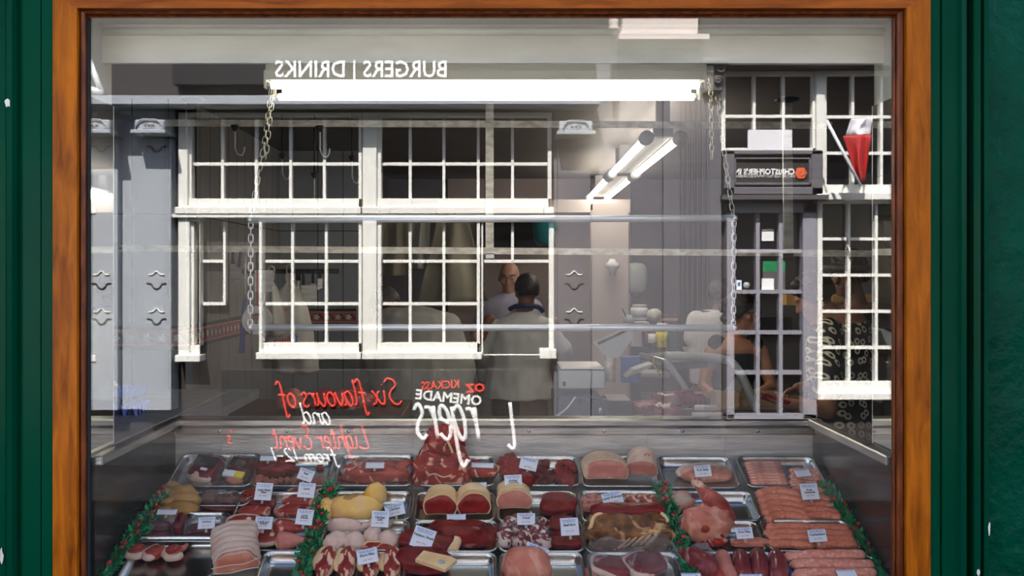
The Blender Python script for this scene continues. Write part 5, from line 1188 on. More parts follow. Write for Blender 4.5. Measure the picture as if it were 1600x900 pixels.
def put(o, px, py, off, rx=0, rz=0, ry=0):
    p, s = spot(px, py, off); o.location = p; o.rotation_mode = 'XYZ'
    o.rotation_euler = (Matrix.Rotation(TH,4,'X') @ Matrix.Rotation(rx,4,'X') @ Matrix.Rotation(rz,4,'Z') @ Matrix.Rotation(ry,4,'Y')).to_euler(); return o
sid = [100]
def lump(label, px, py, w_, h_px, mt, cat='meat', name='meat_joint', depth=None, amp=.26, sq=.7, rz=0, group=None, up=0, flat=.35, fr=2.2, ht=None, fine=.45, n=36):
    """organic lump seen w_ x h_px pixels"""
    p, s = spot(px, py, 0); w_m = w_*s; vis = h_px*s
    d_m = depth*s if depth else vis*.95; h_m = ht*s if ht else max(vis*.62, .012)
    sid[0] += 1; o = blob(name, w_m, d_m, h_m, sid[0], amp, M[mt], n=n, sq=sq, flat=flat, fr=fr, fine=fine)
    R_ = h_m/(1+flat); put(o, px, py, FLOOR+.35*R_+up, rz=rz); tag(o, label, cat, group); return o
def steak(label, px, py, w_, h_, mt, thick=.018, fat=None, rz=0, rx=.25, up=.012, seed=None, fatspan=(0,1), name='steak', amp=.10, cat='meat', bone=None):
    """slice with an irregular outline, lying tilted to the viewer; fat = material of the strip along part of its edge"""
    p, s = spot(px, py, 0); a = w_*s/2; b = h_*s/2*1.25; sid[0] += 1; sd_ = seed or sid[0]; n = 44
    out = []
    for k in range(n):
        q = 2*PI*k/n; r = 1+amp*noise.noise(Vector((math.cos(q)*1.3+sd_, math.sin(q)*1.3, 0)))+amp*.3*noise.noise(Vector((math.cos(q)*4+sd_, math.sin(q)*4, 5)))
        out.append((a*r*math.copysign(abs(math.cos(q))**.85, math.cos(q)), b*r*math.copysign(abs(math.sin(q))**.85, math.sin(q))))
    t = thing(name, label, cat); put(t, px, py, FLOOR+up, rx=rx, rz=rz)
    def shell(pts, k0, z0, z1, mti, nm):
        rings = []
        for f_, z in ((.90,z0),(.985,z0+thick*.15),(1,z0+thick*.5),(.985,z1-thick*.15),(.93,z1),(.6,z1+.002),(.25,z1+.001)):
            rings.append([(x*f_, y*f_, z+.0015*noise.noise(Vector((x*60,y*60,sd_)))) for x, y in pts])
        return MB().loft(rings).build(nm, mti, t)
    shell(out, 1, 0, thick, M[mt], 'lean')
    if fat:
        i0, i1 = int(fatspan[0]*n), int(fatspan[1]*n); pts = []
        tub = [Vector((out[i % n][0]*1.0, out[i % n][1]*1.0, thick*.52)) for i in range(i0, i1+1)]
        m_ = len(tub); rr_ = [thick*.52*min(1, .35+min(i, m_-1-i)*.25) for i in range(m_)]
        MB().tube(tub, rr_, 8).build('fat_edge', M[fat], t)
    if bone: MB().ball((bone[0]*a, bone[1]*b, thick), (.010,.012,.004), 10).build('bone', M['bone'], t)
    return t
def joint(label, px, py, w_, h_, ln, mface, mrind, rx=-.35, rz=0, up=0, strings=0, cap=.16, flatb=.55, name='meat_joint', hk=1.0, lumpy=.09, sdep=.05):
    """tied roast: cut face towards the viewer, rind wrapped over the top, strings round it"""
    p, s = spot(px, py, 0); a = w_*s/2; b = h_*s/2*hk; L_ = ln; sid[0] += 1; sd_ = sid[0]
    t = thing(name, label, 'meat'); put(t, px, py, FLOOR+b*.9+up, rx=rx, rz=rz); n = 36
    def ring(y, k, ins=0.0):
        r = []
        for q in range(n):
            an = 2*PI*q/n; cx, cz = math.cos(an), math.sin(an); zz = cz if cz > -flatb else -flatb-(cz+flatb)*.15
            w2 = 1+lumpy*noise.noise(Vector((cx*1.5+sd_, cz*1.5, y*14)))
            r.append((a*k*cx*w2*(1-ins), y, b*k*zz*w2*(1-ins)))
        return r
    MB().loft([ring(-.001,.15), ring(-.003,.5), ring(-.001,.82), ring(.003,.93), ring(.02,.95)]).build('cut_face', M[mface], t)
    rings = [ring(.004,.90,.0)]
    for j in range(41):
        u = j/40; y = .001+(L_)*u; k = 1.0 - (sdep*(.5+.5*math.cos(PI*2*(u*strings-.5)))**3 if strings else 0) - .25*max(0,u-.8)
        rings.append(ring(y, k))
    MB().loft(rings).build('rind', M[mrind], t)
    for j in range(strings):
        y = L_*(j+.5)/strings; MB().tube([Vector(v)*1.0 for v in ring(y, 1.0-sdep*.9)], .0018, 5, closed=True).build('string', M['string'], t)
    return t

# ---- back row
film_n = [0]
def film(label, px, py, w_, h_, rz=0, seed=0, ht=.05, name='plastic_bag', neck=True):
    p, s = spot(px, py, 0); t = thing(name, label, 'plastic bag'); put(t, px, py, FLOOR, rz=rz); W_, H_ = w_*s, h_*s*1.1; nx, ny = 26, 20; vs = []
    for j in range(ny+1):
        for i in range(nx+1):
            u = i/nx*2-1; v = j/ny*2-1; r = max(abs(u), abs(v)); k = 1-.18*abs(v)**3-.08*noise.noise(Vector((u*3+seed, v*3, 1)))
            z = ht*(1-r**2.5)*(1+.3*noise.noise(Vector((u*2.5+seed, v*2.5, 0))))+.010*abs(noise.noise(Vector((u*7+seed, v*7, 3))))+.001
            vs.append((u*W_/2*k, v*H_/2, z))
    fs = [(j*(nx+1)+i, j*(nx+1)+i+1, (j+1)*(nx+1)+i+1, (j+1)*(nx+1)+i) for j in range(ny) for i in range(nx)]
    MB().add(vs, fs, 0, True).build('film', M['film'], t); return t
def pack(label, px, py, w_, h_, rz, mt, mt2, bl):
    p, s = spot(px, py, 0); t = thing('meat_pack', label, 'meat pack'); put(t, px, py, FLOOR+.012, rz=rz, rx=.25); sid[0] += 1
    o = blob('cut', w_*s, h_*s*1.15, .040, sid[0], .18, M[mt], sq=.7, parent=t, n=26)
    o2 = blob('fat_side', w_*s*.8, h_*s*.45, .034, sid[0]+3, .25, M[mt2], sq=.8, parent=t); o2.location = (.0,-h_*s*.38,.0)
    W2, H2 = w_*s*.36, h_*s*.22
    MB().box((-W2,-.01,.026), (W2,-.01+H2*2,.030), bev=.001).build('dark_label', M['black_ink'], t)
    if bl: MB().box((-W2*1.15,-.055,.020), (W2*1.15,-.028,.031), bev=.001).build('white_label', M['paper'], t); MB().box((W2*.2,-.0555,.022), (W2*1.16,-.032,.0325), bev=.001).build('yellow_label', M['yellow'], t)
    else: MB().box((-.004,-.030,.028), (.022,-.018,.031), bev=.001).build('white_label', M['paper'], t)
    return t
pack('vacuum pack of dark meat with a black label, pale fat at its foot', 322,733,52,46,-.25,'liver','pork_fat',False)
pack('vacuum pack of dark meat with white and yellow price sticker', 374,735,40,46,-.2,'game','pork',True)
film('crinkled clear bag round the black labelled pack in the corner tray', 318,733,84,52,.2,1,.045); film('narrow clear bag round the pack with the yellow sticker', 374,734,58,54,-.2,2,.045)
lump('large dark red liver mound in the second back tray', 428,732,58,36,'beef_dark', amp=.35, fr=3)
def chunks(label, group, cells, mt, size, seed, name='diced_meat'):
    random.seed(seed); mbs = []
    for v in range(4):
        ob = blob(name, 1, .85, .8, seed+v, .30, M[mt], sq=.55, n=12, flat=.6, fr=2.2); mbs.append(ob)
    out = []
    for i, (px, py, up) in enumerate(cells):
        o = mbs[i] if i < 4 else mbs[i % 4].copy()
        if i >= 4: C.objects.link(o)
        p, s = spot(px, py, 0); k = size*s*random.uniform(.8,1.25); o.scale = (k*random.uniform(.9,1.3), k, k*.8)
        put(o, px, py, FLOOR+k*.24+up, rz=random.uniform(0,6), rx=random.uniform(-.3,.3)); tag(o, label, 'meat', group); out.append(o)
    for j in range(len(cells), 4): bpy.data.objects.remove(mbs[j])
    return out
random.seed(11)
chunks('small trimmed scrap of meat along the front of the second back tray', 'meat scraps in the second back tray', [(405+i*11, 751+random.uniform(-3,3), 0) for i in range(10)], 'lamb', 13, 20)
lump('small dark cube of liver alone at the end of its tray', 500,731,11,9,'beef_dark', sq=.5); lump('flat dark scrap of liver behind the slanted card', 457,733,22,9,'beef_dark')
film('clear bag round the stringy pale purple meat', 590,738,112,48,0,4,.05); lump('long stringy pale purple meat inside its clear bag in the back row', 588,740,104,38,'lamb', amp=.3, fr=2.6, sq=.65, n=40)
def big_steak():
    t = thing('rib_steak', 'tall marbled red steak standing up against the steel back above all other meat', 'meat'); p, s = spot(690,750,0); put(t, 690, 752, FLOOR+.01, rx=-.15)
    bm_ = M['beef_marbled']
    o = blob('front_fold', 88*s, .055, 50*s, 301, .28, bm_, sq=.6, parent=t, fr=2.6, n=44, ridge=.07, rf=10, rdir=(.3,0,1)); o.location = (-.002,-.015,.026)
    o = blob('middle_slice', 62*s, .03, 84*s, 302, .25, bm_, sq=.6, parent=t, fr=2.2, n=40, ridge=.06, rf=12, rdir=(1,0,.4), flat=.9); o.location = (-.012,.030,.070); o.rotation_euler = (.05,.35,0)
    o = blob('rear_slice', 60*s, .03, 96*s, 305, .25, bm_, sq=.6, parent=t, fr=2.2, n=40, ridge=.06, rf=11, rdir=(1,0,-.4), flat=.9); o.location = (.022,.055,.078); o.rotation_euler = (.05,-.1,0)
    o = blob('side_slice', 26*s, .035, 82*s, 303, .2, M['beef'], sq=.7, parent=t, fr=2.4, n=32, ridge=.05, rf=8, rdir=(1,0,0), flat=.9); o.location = (.068,.040,.065); o.rotation_euler = (.1,-.40,0)
    MB().tube(crom([(.024,.006,.150),(.040,.002,.110),(.050,-.002,.075),(.066,-.004,.035),(.075,-.004,.018)]), .0045, 8).build('fat_seam', M['fat'], t)
    MB().tube(crom([(-.045,-.046,.045),(-.02,-.050,.052),(.01,-.050,.040),(.04,-.046,.048)]), .0028, 8).build('fat_seam', M['pork_fat'], t)
big_steak()
steak('half round sirloin end with a yellow fat arch beside the tall marbled steak', 752,742,54,30,'beef_marbled', .03, 'fat', 0, -.35, .02, fatspan=(.02,.48))
lump('small red trimming behind the half round sirloin end', 742,722,26,14,'beef', amp=.4); lump('red scrap at the back rim above the half round sirloin end', 764,722,16,10,'beef', amp=.4)
random.seed(4)
chunks('dark red strip of sliced beef on the paler side of the diced tray', 'sliced dark beef strips', [(790+random.uniform(0,34), 722+i*4.0, .012*(i%3)) for i in range(9)], 'beef', 26, 33, 'beef_strip')
chunks('glossy dark cube of braising beef in the middle of the diced tray', 'dark braising beef cubes', [(832+random.uniform(0,38), 726+(i*37%29), .012*(i%3)) for i in range(24)], 'beef_dark', 14, 44)
chunks('bright pink-red cube of diced meat at the end of the diced tray', 'bright diced meat cubes', [(872+random.uniform(0,24), 722+(i*31%33), .012*(i%3)) for i in range(24)], 'beef', 14, 55)
joint('large pork loin joint with scored tan rind and four strings, cut face forward', 947,738,74,44,.115,'pork','rind', -.30, .0, 0, 4, hk=.95)
joint('boneless pork shoulder with a butcher stamp on its rind, beside the scored loin', 1003,736,48,46,.07,'pork','pork_fat', .25, -.1, .0, 1)
_p,_s = spot(1000,730,0); st_ = [o for o in C.objects if o.get('label','').startswith('boneless pork shoulder')][0]
MB().tube([Vector((.014+.009*math.cos(q), .028+.0*q, .055+.007*math.sin(q))) for q in [PI*k/6 for k in range(12)]], .0016, 5, closed=True).build('stamp', M['orange_mark'], st_)
steak('flat pork neck piece in its half empty tray, card on top', 1103,744,84,26,'shoulder', .022, 'pork_fat', 0, .15, .006, fatspan=(.0,.55)); film('thin clear film over the flat pork neck piece', 1110,742,100,38,0,7,.04)
# ---- second row
for k, (px, py, w_, h_, rz, lb) in enumerate(((287,772,52,14,-.15,'amber skinned game bird lying at the back of the corner pile'), (286,784,56,16,.1,'amber skinned game bird in the middle of the corner pile'), (284,797,58,16,-.05,'amber skinned game bird lowest of the corner pile, card before it'))):
    t = thing('game_bird', lb, 'game bird'); p, s = spot(px, py, 0); put(t, px, py, FLOOR+.022+.004*(2-k), rz=rz)
    o = blob('breast', w_*s, .06, .045, 70+k, .2, M['pheasant'], parent=t, n=26)
    for sg_, yy in ((1,.02),(-1,-.02)): MB().tube(crom([(-.03,yy,.01),(-.055,yy*1.2,.018),(-.07,yy*.8,.01)]), [.014]*6+[.010]*6+[.006], 10).build('leg', M['pheasant'], t)
for k, (px, py, w_, h_, lb) in enumerate(((328,779,34,22,'dark bagged pigeon breast at the pheasant end of its tray'),(356,782,34,24,'dark bagged pigeon breast in the middle of its tray'),(378,784,26,22,'dark bagged pigeon breast next to the neck fillets'),(343,796,60,18,'long dark bagged game piece at the tray front'))):
    lump(lb, px, py, w_, h_, 'game', amp=.35, fr=2.6, up=.004)
film('clear bag over the dark pigeon breasts', 346,789,88,44,0,9,.045)
steak('lamb neck fillet at the back behind the tall card', 402,776,48,18,'lamb', .022, None, .1, .2, .01); steak('lamb neck fillet in the middle of the stack', 408,789,52,16,'fillet', .022, None, -.15, .2, .008); steak('lamb neck fillet at the tray front', 398,803,50,18,'lamb', .022, None, .05, .2, .006)
steak('lamb steak with thin white rim at the back of its tray', 478,772,56,16,'lamb', .016, 'pork_fat', 0, .2, .012, fatspan=(.8,1.1)); steak('lamb steak with thin white rim in the middle of its tray', 470,786,62,20,'lamb', .018, 'pork_fat', 0, .15, .010, fatspan=(.85,1.15)); steak('lamb steak with curled pink fat flap at the tray front', 462,802,60,20,'lamb', .02, 'pork', 0, .1, .006, fatspan=(.45,.7))
t = thing('whole_chicken', 'yellow corn-fed chicken lying on its side in its own tray', 'chicken'); put(t, 552, 797, FLOOR+.030)
o = blob('breast', .20, .085, .075, 81, .15, M['corn'], parent=t, n=30); o.location = (.0,0,0); o = blob('thigh', .085, .07, .07, 82, .15, M['corn'], parent=t, n=24); o.location = (.070,.045,.022); o.rotation_euler=(0,0,.6)
o = blob('wing', .085, .04, .045, 83, .2, M['pheasant'], parent=t, n=20); o.location = (-.005,.0,.028); o.rotation_euler=(0,-.5,.3); o = blob('back_end', .065, .075, .06, 84, .15, M['corn'], parent=t); o.location = (-.088,-.0,-.004)
MB().ball((.063,.0,.018), (.008,.008,.006), 8).build('joint_bone', M['bone'], t)
joint('round beef joint with marbled seams, beside the taller topside', 688,794,53,44,.09,'beef','fat', -.15, 0, .0, 0)
joint('rolled red beef joint with yellow fat arch, card above it', 741,793,54,46,.09,'beef','fat', -.15, .08, .002, 1)
lump('small red knob of meat at the side of the round beef joint', 661,788,10,10,'beef')
joint('brown topped topside joint with thick fat cap and a card on top', 804,785,56,44,.11,'pork','fat', -.22, .03, .006, 2, hk=.9)
_j = C.objects[-1]
steak('smooth deep red beef slab with no fat, in front half of its tray', 872,793,62,36,'beef_dark', .030, None, .12, .10, .008, amp=.18)
random.seed(8)
for k in range(8): lump('pale pink kidney in the heap at the tray corner', 914+(k%3)*11, 776+(k//3)*9, 18, 15, 'kidney', 'kidney', 'kidney', group='pale kidneys', amp=.12, up=.006*(k%2), rz=random.uniform(0,3))
for k in range(6): lump('knobbly dark red offcut with white bone beside the kidneys', 945+(k%3)*14, 786+(k//3)*8, 22, 15, ('oxtail','beef_dark')[k%2], group='dark offcuts by the kidneys', amp=.35, up=.008*(k%2))
for k, px in enumerate((988,1006,1026)): steak('pork belly slice standing on edge, %s' % ('next to the offcuts','between its two neighbours','at the garland end')[k], px, 785, 22, 34, 'belly', .018, 'pork_fat', -.12, -.25, .018, fatspan=(.85,1.12), name='belly_slice')
# leg of lamb: broad butt to the front, shank up to the back
t = thing('leg_of_lamb', 'whole leg of lamb, butt end forward, shank pointing up over the bare tray', 'meat'); put(t, 1100, 818, FLOOR+.048)
_,s = spot(1100,820,0)
o = blob('butt_end', 76*s, .09, .115, 91, .28, M['shoulder'], parent=t, n=34, sq=.85, fr=2.6, flat=.8); o.location = (.0,-.02,.012)
o = blob('cut_muscle', 42*s, .05, .052, 92, .35, M['beef_marbled'], parent=t, n=24, fr=3); o.location = (.022,-.050,-.026); MB().ball((-.012,-.064,.026), (.016,.008,.014), 12).build('bone', M['lamb'], t)
MB().tube(crom([(.055,.0,.01),(.045,.06,.035),(.012,.11,.055),(-.002,.15,.062)]), [.05,.049,.048,.046,.044,.042,.038,.034,.030,.027,.024,.021,.019,.017,.016,.016,.017,.019,.018], 16).build('shank', M['lamb'], t)
steak('pale flap of meat lying beside the lamb shank', 1062,786,40,22,'pork_fat', .02, 'pork', .3, .2, .012)
# ---- third row
for k, (px, py, w_, h_, lb) in enumerate(((240,806,58,16,'purple bagged kidney slab at the back of the corner tray'),(236,822,62,18,'purple bagged kidney slab in the middle of the corner tray'),(232,836,66,14,'purple bagged kidney slab at the front of the corner tray'),(282,822,18,38,'narrow folded purple piece beside the kidney slabs'),(322,828,56,20,'purple bagged liver slab behind the front card'),(318,839,60,16,'purple bagged liver slab at the tray front'))):
    lump(lb, px, py, w_, h_, 'liver', amp=.2, fr=2.6, sq=.7, up=.004)
film('clear bag over the purple kidney slabs, tied end on the garland side', 244,823,106,50,0,12,.05); film('clear bag over the purple liver slabs', 322,830,82,46,0,14,.045)
for k, (px, py, w_, h_, lb) in enumerate(((382,818,50,20,'lamb leg slice at the back, next to the bagged liver'),(386,834,60,22,'lamb leg slice in the middle, over the white fat edge'),(420,842,46,24,'lamb leg slice with a bone circle near the shanks'),(412,828,60,20,'lamb leg slice under the square card'))): steak(lb, px, py, w_, h_, 'lamb', .016, 'pork_fat', .1*k, .15, .008+.004*(3-k), bone=(.3,.1))
def shank(label, px, py, L_, rz, mt='lamb'):
    t = thing('lamb_shank', label, 'meat'); _, s = spot(px, py, 0); put(t, px, py, FLOOR+.028, rz=rz); l = L_*s
    MB().tube(crom([(-l*.5,0,0),(-l*.3,0,.004),(0,0,.004),(l*.3,0,.0),(l*.5,0,0)]), [.012,.020,.027,.031,.033,.033,.032,.030,.028,.026,.024,.022,.020,.017,.015,.013,.012,.012,.013,.014,.014,.014,.013,.012,.010], 16).build('meat', M[mt], t)
    MB().ball((-l*.49,0,0), (.008,.022,.020), 12).build('fat_end', M['fat'], t)
shank('lamb shank lying at the back, bony end towards the green garland', 463,826,70,.05); shank('lamb shank lying in front with a dark cut end and pale fat', 462,846,56,.12,'pork')
def leg(label, px, py, w_, h_, rz, seed):
    t = thing('chicken_leg', label, 'chicken'); _, s = spot(px, py, 0); put(t, px, py, FLOOR+.022, rz=rz)
    blob('thigh', w_*s, h_*s, .05, seed, .16, M['chicken'], parent=t, n=28)
    MB().tube([(w_*s*.3,.0,.0),(w_*s*.55,.015,.002),(w_*s*.68,.02,.0)], [.018,.013,.010], 10).build('drumstick', M['chicken'], t)
for k, a in enumerate(((540,824,62,20,-.1,'pale chicken leg at the back with its drumstick towards the card'),(524,848,42,32,.6,'pale chicken leg at the garland corner of the tray'),(554,848,34,36,1.2,'pale chicken leg second along the front of the tray'),(583,840,34,30,1.3,'pale chicken leg third along, behind the belly card'),(608,846,30,36,1.35,'pale chicken leg next to the venison'),(590,822,30,10,0,'pale bony drumstick end beneath the tall card'))): leg(a[5], a[0], a[1], a[2], a[3], a[4], 120+k)
lump('long deep red venison haunch with a pale seam across it', 717,837,100,42,'venison', amp=.16, sq=.75, fr=1.8, up=.004, ht=34); lump('deep red venison offcut next to the oxtail', 764,840,34,34,'venison', amp=.2)
random.seed(21)
for k, (px, py, w_) in enumerate(((800,822,34),(826,818,32),(846,826,30),(790,842,34),(818,844,38),(846,846,34),(806,830,30),(834,836,34))):
    t = thing('oxtail_piece', 'knobbly oxtail piece with white bone centre in the bagged heap', 'meat', group='bagged oxtail pieces'); _, s = spot(px, py, 0); put(t, px, py, FLOOR+.022+.006*(k%2), rz=random.uniform(0,3))
    blob('meat', w_*s, w_*s*.8, .05, 140+k, .28, M['oxtail'], parent=t, fr=3, n=24); MB().ball((.0,-.008,.030), (.012,.010,.008), 10).build('bone', M['bone'], t)
film('clear bag over the oxtail pieces', 822,836,94,54,0,17,.055)
steak('deep red beef skirt slice at the back beneath the tall card', 880,824,54,26,'beef_dark', .022, None, 0, .15, .012, amp=.2); steak('deep red beef skirt slice at the tray front with a pale nick', 884,848,62,28,'beef_dark', .022, None, .05, .1, .004, amp=.2)
t = thing('rib_joint', 'huge dry-aged rib joint with brown crust and pale fat streaks', 'meat'); put(t, 982, 832, FLOOR+.035)
_,s = spot(982,832,0)
o = blob('crust', 130*s, .11, .10, 151, .22, M['cooked'], parent=t, n=56, sq=.6, fr=2.4, flat=.6, ridge=.035, rf=16, rdir=(1,0,-1)); o.location = (0,-.01,.0)
o = blob('red_top', 118*s, .06, .03, 152, .12, M['beef_dark'], parent=t, n=28, sq=.6); o.location = (.0,.045,.050)
for k, (x, z) in enumerate(((-.03,.0),(-.01,.004),(.012,.008),(.034,.01),(.055,.012))): MB().tube(crom([(x-.03,-.058,z-.026),(x,-.066,z),(x+.026,-.060,z+.026)]), .0042, 8).build('rib', M['rind'], t)
MB().tube(crom([(-.13,-.0,-.0),(-.125,-.02,.04),(-.10,.02,.055),(.0,.03,.058),(.10,.03,.056),(.125,.0,.04)]), .007, 8).build('fat_edge', M['fat'], t)
lump('dark red offcut behind the rib joint, touching the garland', 1040,814,24,12,'beef_dark')
# ---- front row
for k, (px, py, rz, lb) in enumerate(((214,866,.15,'small round loin chop with fat rim, nearest the corner garland'),(243,868,-.7,'small curled loin chop in the middle of the big tray'),(272,868,.35,'small loin chop with a long tail, next to the bare end of the tray'))):
    t = steak(lb, px, py, 26, 26, 'lamb', .022, 'pork_fat', rz, -.12, .010, fatspan=(.35,.95), name='lamb_chop', bone=None)
    if k: MB().tube(crom([(.02,.008,.010),(.036,.022,.012),(.040,.034,.010)]), [.009]*6+[.007]*7, 8).build('tail', M['pork'], t)
joint('big tied rolled shoulder with pale ribbed skin beside the chops', 368,884,74,62,.16,'shoulder','pork_fat', .10, .25, .012, 6, hk=.72, lumpy=.22, sdep=.10)
for z_ in (-.016,.016): MB().tube(crom([(-.07,-.006,z_*.6),(-.02,-.010,z_),(.03,-.010,z_*.7),(.07,-.004,z_*1.2)]), .0016, 5).build('string', M['string'], [o for o in C.objects if str(o.get('label','')).startswith('big tied rolled')][0])
for k, (px, rz, lb) in enumerate(((510,-.1,'short rib slice with broad cream fat, at the garland end'),(543,.05,'short rib slice second along, fat on one side'),(580,.1,'belly strip under the front of the card'),(613,.05,'belly strip next to the yellow-fatted steak'))): steak(lb, px, 886, 28, 52, 'belly', .035, 'fat', rz, -.05, .010, fatspan=(.3,.6) if k < 2 else (.4,.6), name='rib_slice')
steak('flat red belly piece lying behind the row of rib slices', 590,860,50,14,'beef_marbled', .02, 'fat', -.05, .2, .012, fatspan=(.0,.45))
steak('red rump steak with curved yellow fat, leaning behind the front one', 668,852,88,34,'venison', .035, 'fat', -.15, .12, .016, fatspan=(-.12,.18), amp=.14); steak('front red rump steak topped by a pale yellow slab of fat', 660,884,84,36,'beef_dark', .045, None, -.12, .08, .012, amp=.12)
_t = C.objects[-2] if C.objects[-2].type == 'EMPTY' else C.objects[-2].parent
t = thing('fat_slab', 'pale yellow slab of fat lying on the front rump steak', 'fat'); put(t, 682, 878, FLOOR+.066, rx=.0, rz=-.25); MB().prism([(-.062,-.018),(.04,-.040),(.062,.012),(.04,.022),(-.05,.028)], 0, .012).build('slab', M['fat'], t); MB().ball((.02,-.01,.012), (.012,.009,.004), 10).build('grey_patch', M['scale_grey'], t)
lump('big smooth pink shoulder with a dark cut at its foot', 824,888,78,62,'shoulder', amp=.10, sq=.85, fr=1.5, ht=46, up=.006); lump('dark red cut end under the smooth pink shoulder', 828,905,66,18,'beef_dark', amp=.2, up=.010)
steak('bagged pork chop with white edge, garland side of the pair', 1010,886,66,44,'fillet', .022, 'pork_fat', .3, -.0, .012, fatspan=(.2,.75)); steak('bagged pork chop with white edge, beside the bare tray', 956,890,64,34,'fillet', .022, 'pork_fat', -.3, .0, .010, fatspan=(.3,.8)); lump('small pink bagged trimming at the edge of the chops', 922,896,26,18,'pork')
film('large crumpled clear bag over one pork chop, nearer the shoulder', 958,880,100,66,-.2,21,.075); film('large crumpled clear bag over the other pork chop, by the garland', 1026,882,84,70,.25,23,.085)
def fillet(label, px, py, L_, r, rz, mt='fillet'):
    _, s = spot(px, py, 0); l = L_*s*1.35; sid[0] += 1; sd_ = sid[0]; pts = []; rs = []
    for i in range(22):
        u = i/21; pts.append(Vector((.006*math.sin(u*4+sd_), -l/2+l*u, 0))); rs.append(r*s*(1-.75*abs(2*u-1)**5)*(1+.07*noise.noise(Vector((u*5, sd_, 0)))))
    o = MB().tube(pts, rs, 18).build('pork_fillet', M[mt]); put(o, px, py, FLOOR+r*s*.95+.012, rz=rz, rx=-.12); return tag(o, label, 'meat')
fillet('bagged dark fillet closest to the green garland', 1094,880,50,19,.35); fillet('slim fillet with pale patches, second from the garland', 1116,888,62,11,.1,'lamb'); fillet('fillet wrapped in pale fat, third from the garland', 1136,886,66,13,.02,'pork'); fillet('plain purple fillet in the middle of the row', 1160,886,66,14,-.03)
fillet('purple fillet fourth in the wrapped row, under the drooping flap', 1185,884,66,14,-.12); fillet('purple fillet nearest the long sausages', 1213,886,66,15,-.25); film('clear bag over the fillet closest to the green garland', 1096,882,60,60,.3,27,.06)
lump('orange-red flap of fat behind the row of fillets', 1172,848,60,16,'shoulder', amp=.3, up=.02)
# blue-edged cloth showing between fillets and sausages
o = blob('blue_cloth', .02, .10, .02, 171, .3, M['blue']); put(o, 1228, 886, FLOOR+.006, rz=.3); tag(o, 'blue and white folded cloth edge between the fillets and the long sausages', 'cloth')

# sausages: one of each kind, then copies
def sausage_proto(L_, r, bend, mt, seed, tip=.5):
    pts = []; rs = []
    for i in range(20):
        u = i/19*2-1; pts.append(Vector((u*L_/2, bend*u*u*-1, .0))); e = abs(u); rs.append(r*max(.12, (1-max(0,(e-.80)/.20)**2.2)**.5 if e < .998 else .2)*(1+.22*noise.noise(Vector((u*2.2,seed*3.3,0)))))
    return MB().tube(pts, rs, 14).build('sausage', M[mt])
protos = {}
def sausage(label, group, px, py, kind, rz=0, up=0, sc_=1.0):
    if kind not in protos:
        a = {'thin': (.135,.0085,.004,'sausage_pale',1), 'thin2': (.115,.0095,.003,'sausage_pale',2), 'fat': (.150,.0185,.034,'sausage',3), 'fat2': (.140,.0175,.026,'sausage',4), 'mid': (.158,.0150,.010,'sausage',5), 'mid2': (.140,.0150,.004,'sausage',6), 'long': (.262,.0185,.004,'sausage_pale',7)}[kind]
        o = protos[kind] = sausage_proto(*a[:3], a[3], a[4])
    else: o = protos[kind].copy(); C.objects.link(o)
    rr = {'thin':.0085,'thin2':.0095,'fat':.0185,'fat2':.0175,'mid':.015,'mid2':.015,'long':.0185}[kind]
    o.scale = (sc_, 1, 1); put(o, px, py, FLOOR+rr+up, rz=rz); tag(o, label, 'sausage', group)
for k in range(8): sausage('thin pale chipolata in the larger pack in the corner tray at the back', 'larger pack of chipolatas', 1191+k*1.6, 724+k*4.4, 'thin', random.uniform(-.03,.03), .012)
for k in range(6): sausage('thin pale chipolata in the smaller pack with the card on it', 'smaller pack of chipolatas', 1257+(k%2)*3, 735+k*4.6, 'thin2', random.uniform(-.03,.03), .010)
film('thin clear film over the larger pack of chipolatas', 1196,740,76,48,0,31,.032)
for k, py in enumerate((770,781,790,799,808)): sausage('fat pink sausage, number %s down the stack facing the bare tray' % ('one','two','three','four','five')[k] if 0 else ['fat pink sausage curled at the very top of the stack facing the bare tray','fat pink sausage just under the top one, facing the bare tray','fat pink sausage in the middle of the stack facing the bare tray','fat pink sausage just over the lowest one, facing the bare tray','fat pink sausage lowest in the stack facing the bare tray'][k], None, 1214+k*3, py-2, 'fat', random.uniform(-.06,.06), .016-.003*k)
for k, py in enumerate((768,780,790,800,808)): sausage(['fat pink sausage at the top of the stack behind the tall card','fat pink sausage half covered by the tall card','fat pink sausage directly beneath the tall card','fat pink sausage with its twisted end towards the wall, above the lowest','fat pink sausage lowest in the stack near the corner garland'][k], None, 1262+k*5, py-2, 'fat2', random.uniform(-.06,.06), .014-.002*k)
for k, (px, py, rz) in enumerate(((1232,826,.02),(1228,835,.06),(1236,843,.0),(1234,853,-.03))): sausage(['plain brown-pink sausage at the back of the nearer row beside the card','plain sausage with its tip poking over the tray edge','plain sausage in front of the one with the poking tip','plain sausage at the tray front, on the fillet side'][k], None, px, py-3, 'mid', rz, .012-.002*k)
for k, (px, py, rz) in enumerate(((1296,828,-.02),(1300,837,-.05),(1302,846,.03),(1306,854,.08))): sausage(['plain sausage at the back of the row on the wall side of the card','plain sausage second from the back on the wall side of the card','plain sausage second from the front on the wall side of the card','plain sausage at the tray front on the wall side, tilted up'][k], None, px, py-3, 'mid2', rz, .012-.002*k)
for k, (px, py, rz, lb) in enumerate(((1288,868,.04,'long pale sausage at the back of the front corner tray'),(1300,882,-.02,'long pale sausage second from the back of the front corner tray'),(1304,896,.02,'long pale sausage with the card leaning on it'),(1306,908,.0,'long pale sausage at the very front edge of the photograph'))): sausage(lb, None, px, py, 'long', rz, .016-.004*k, 1.02)

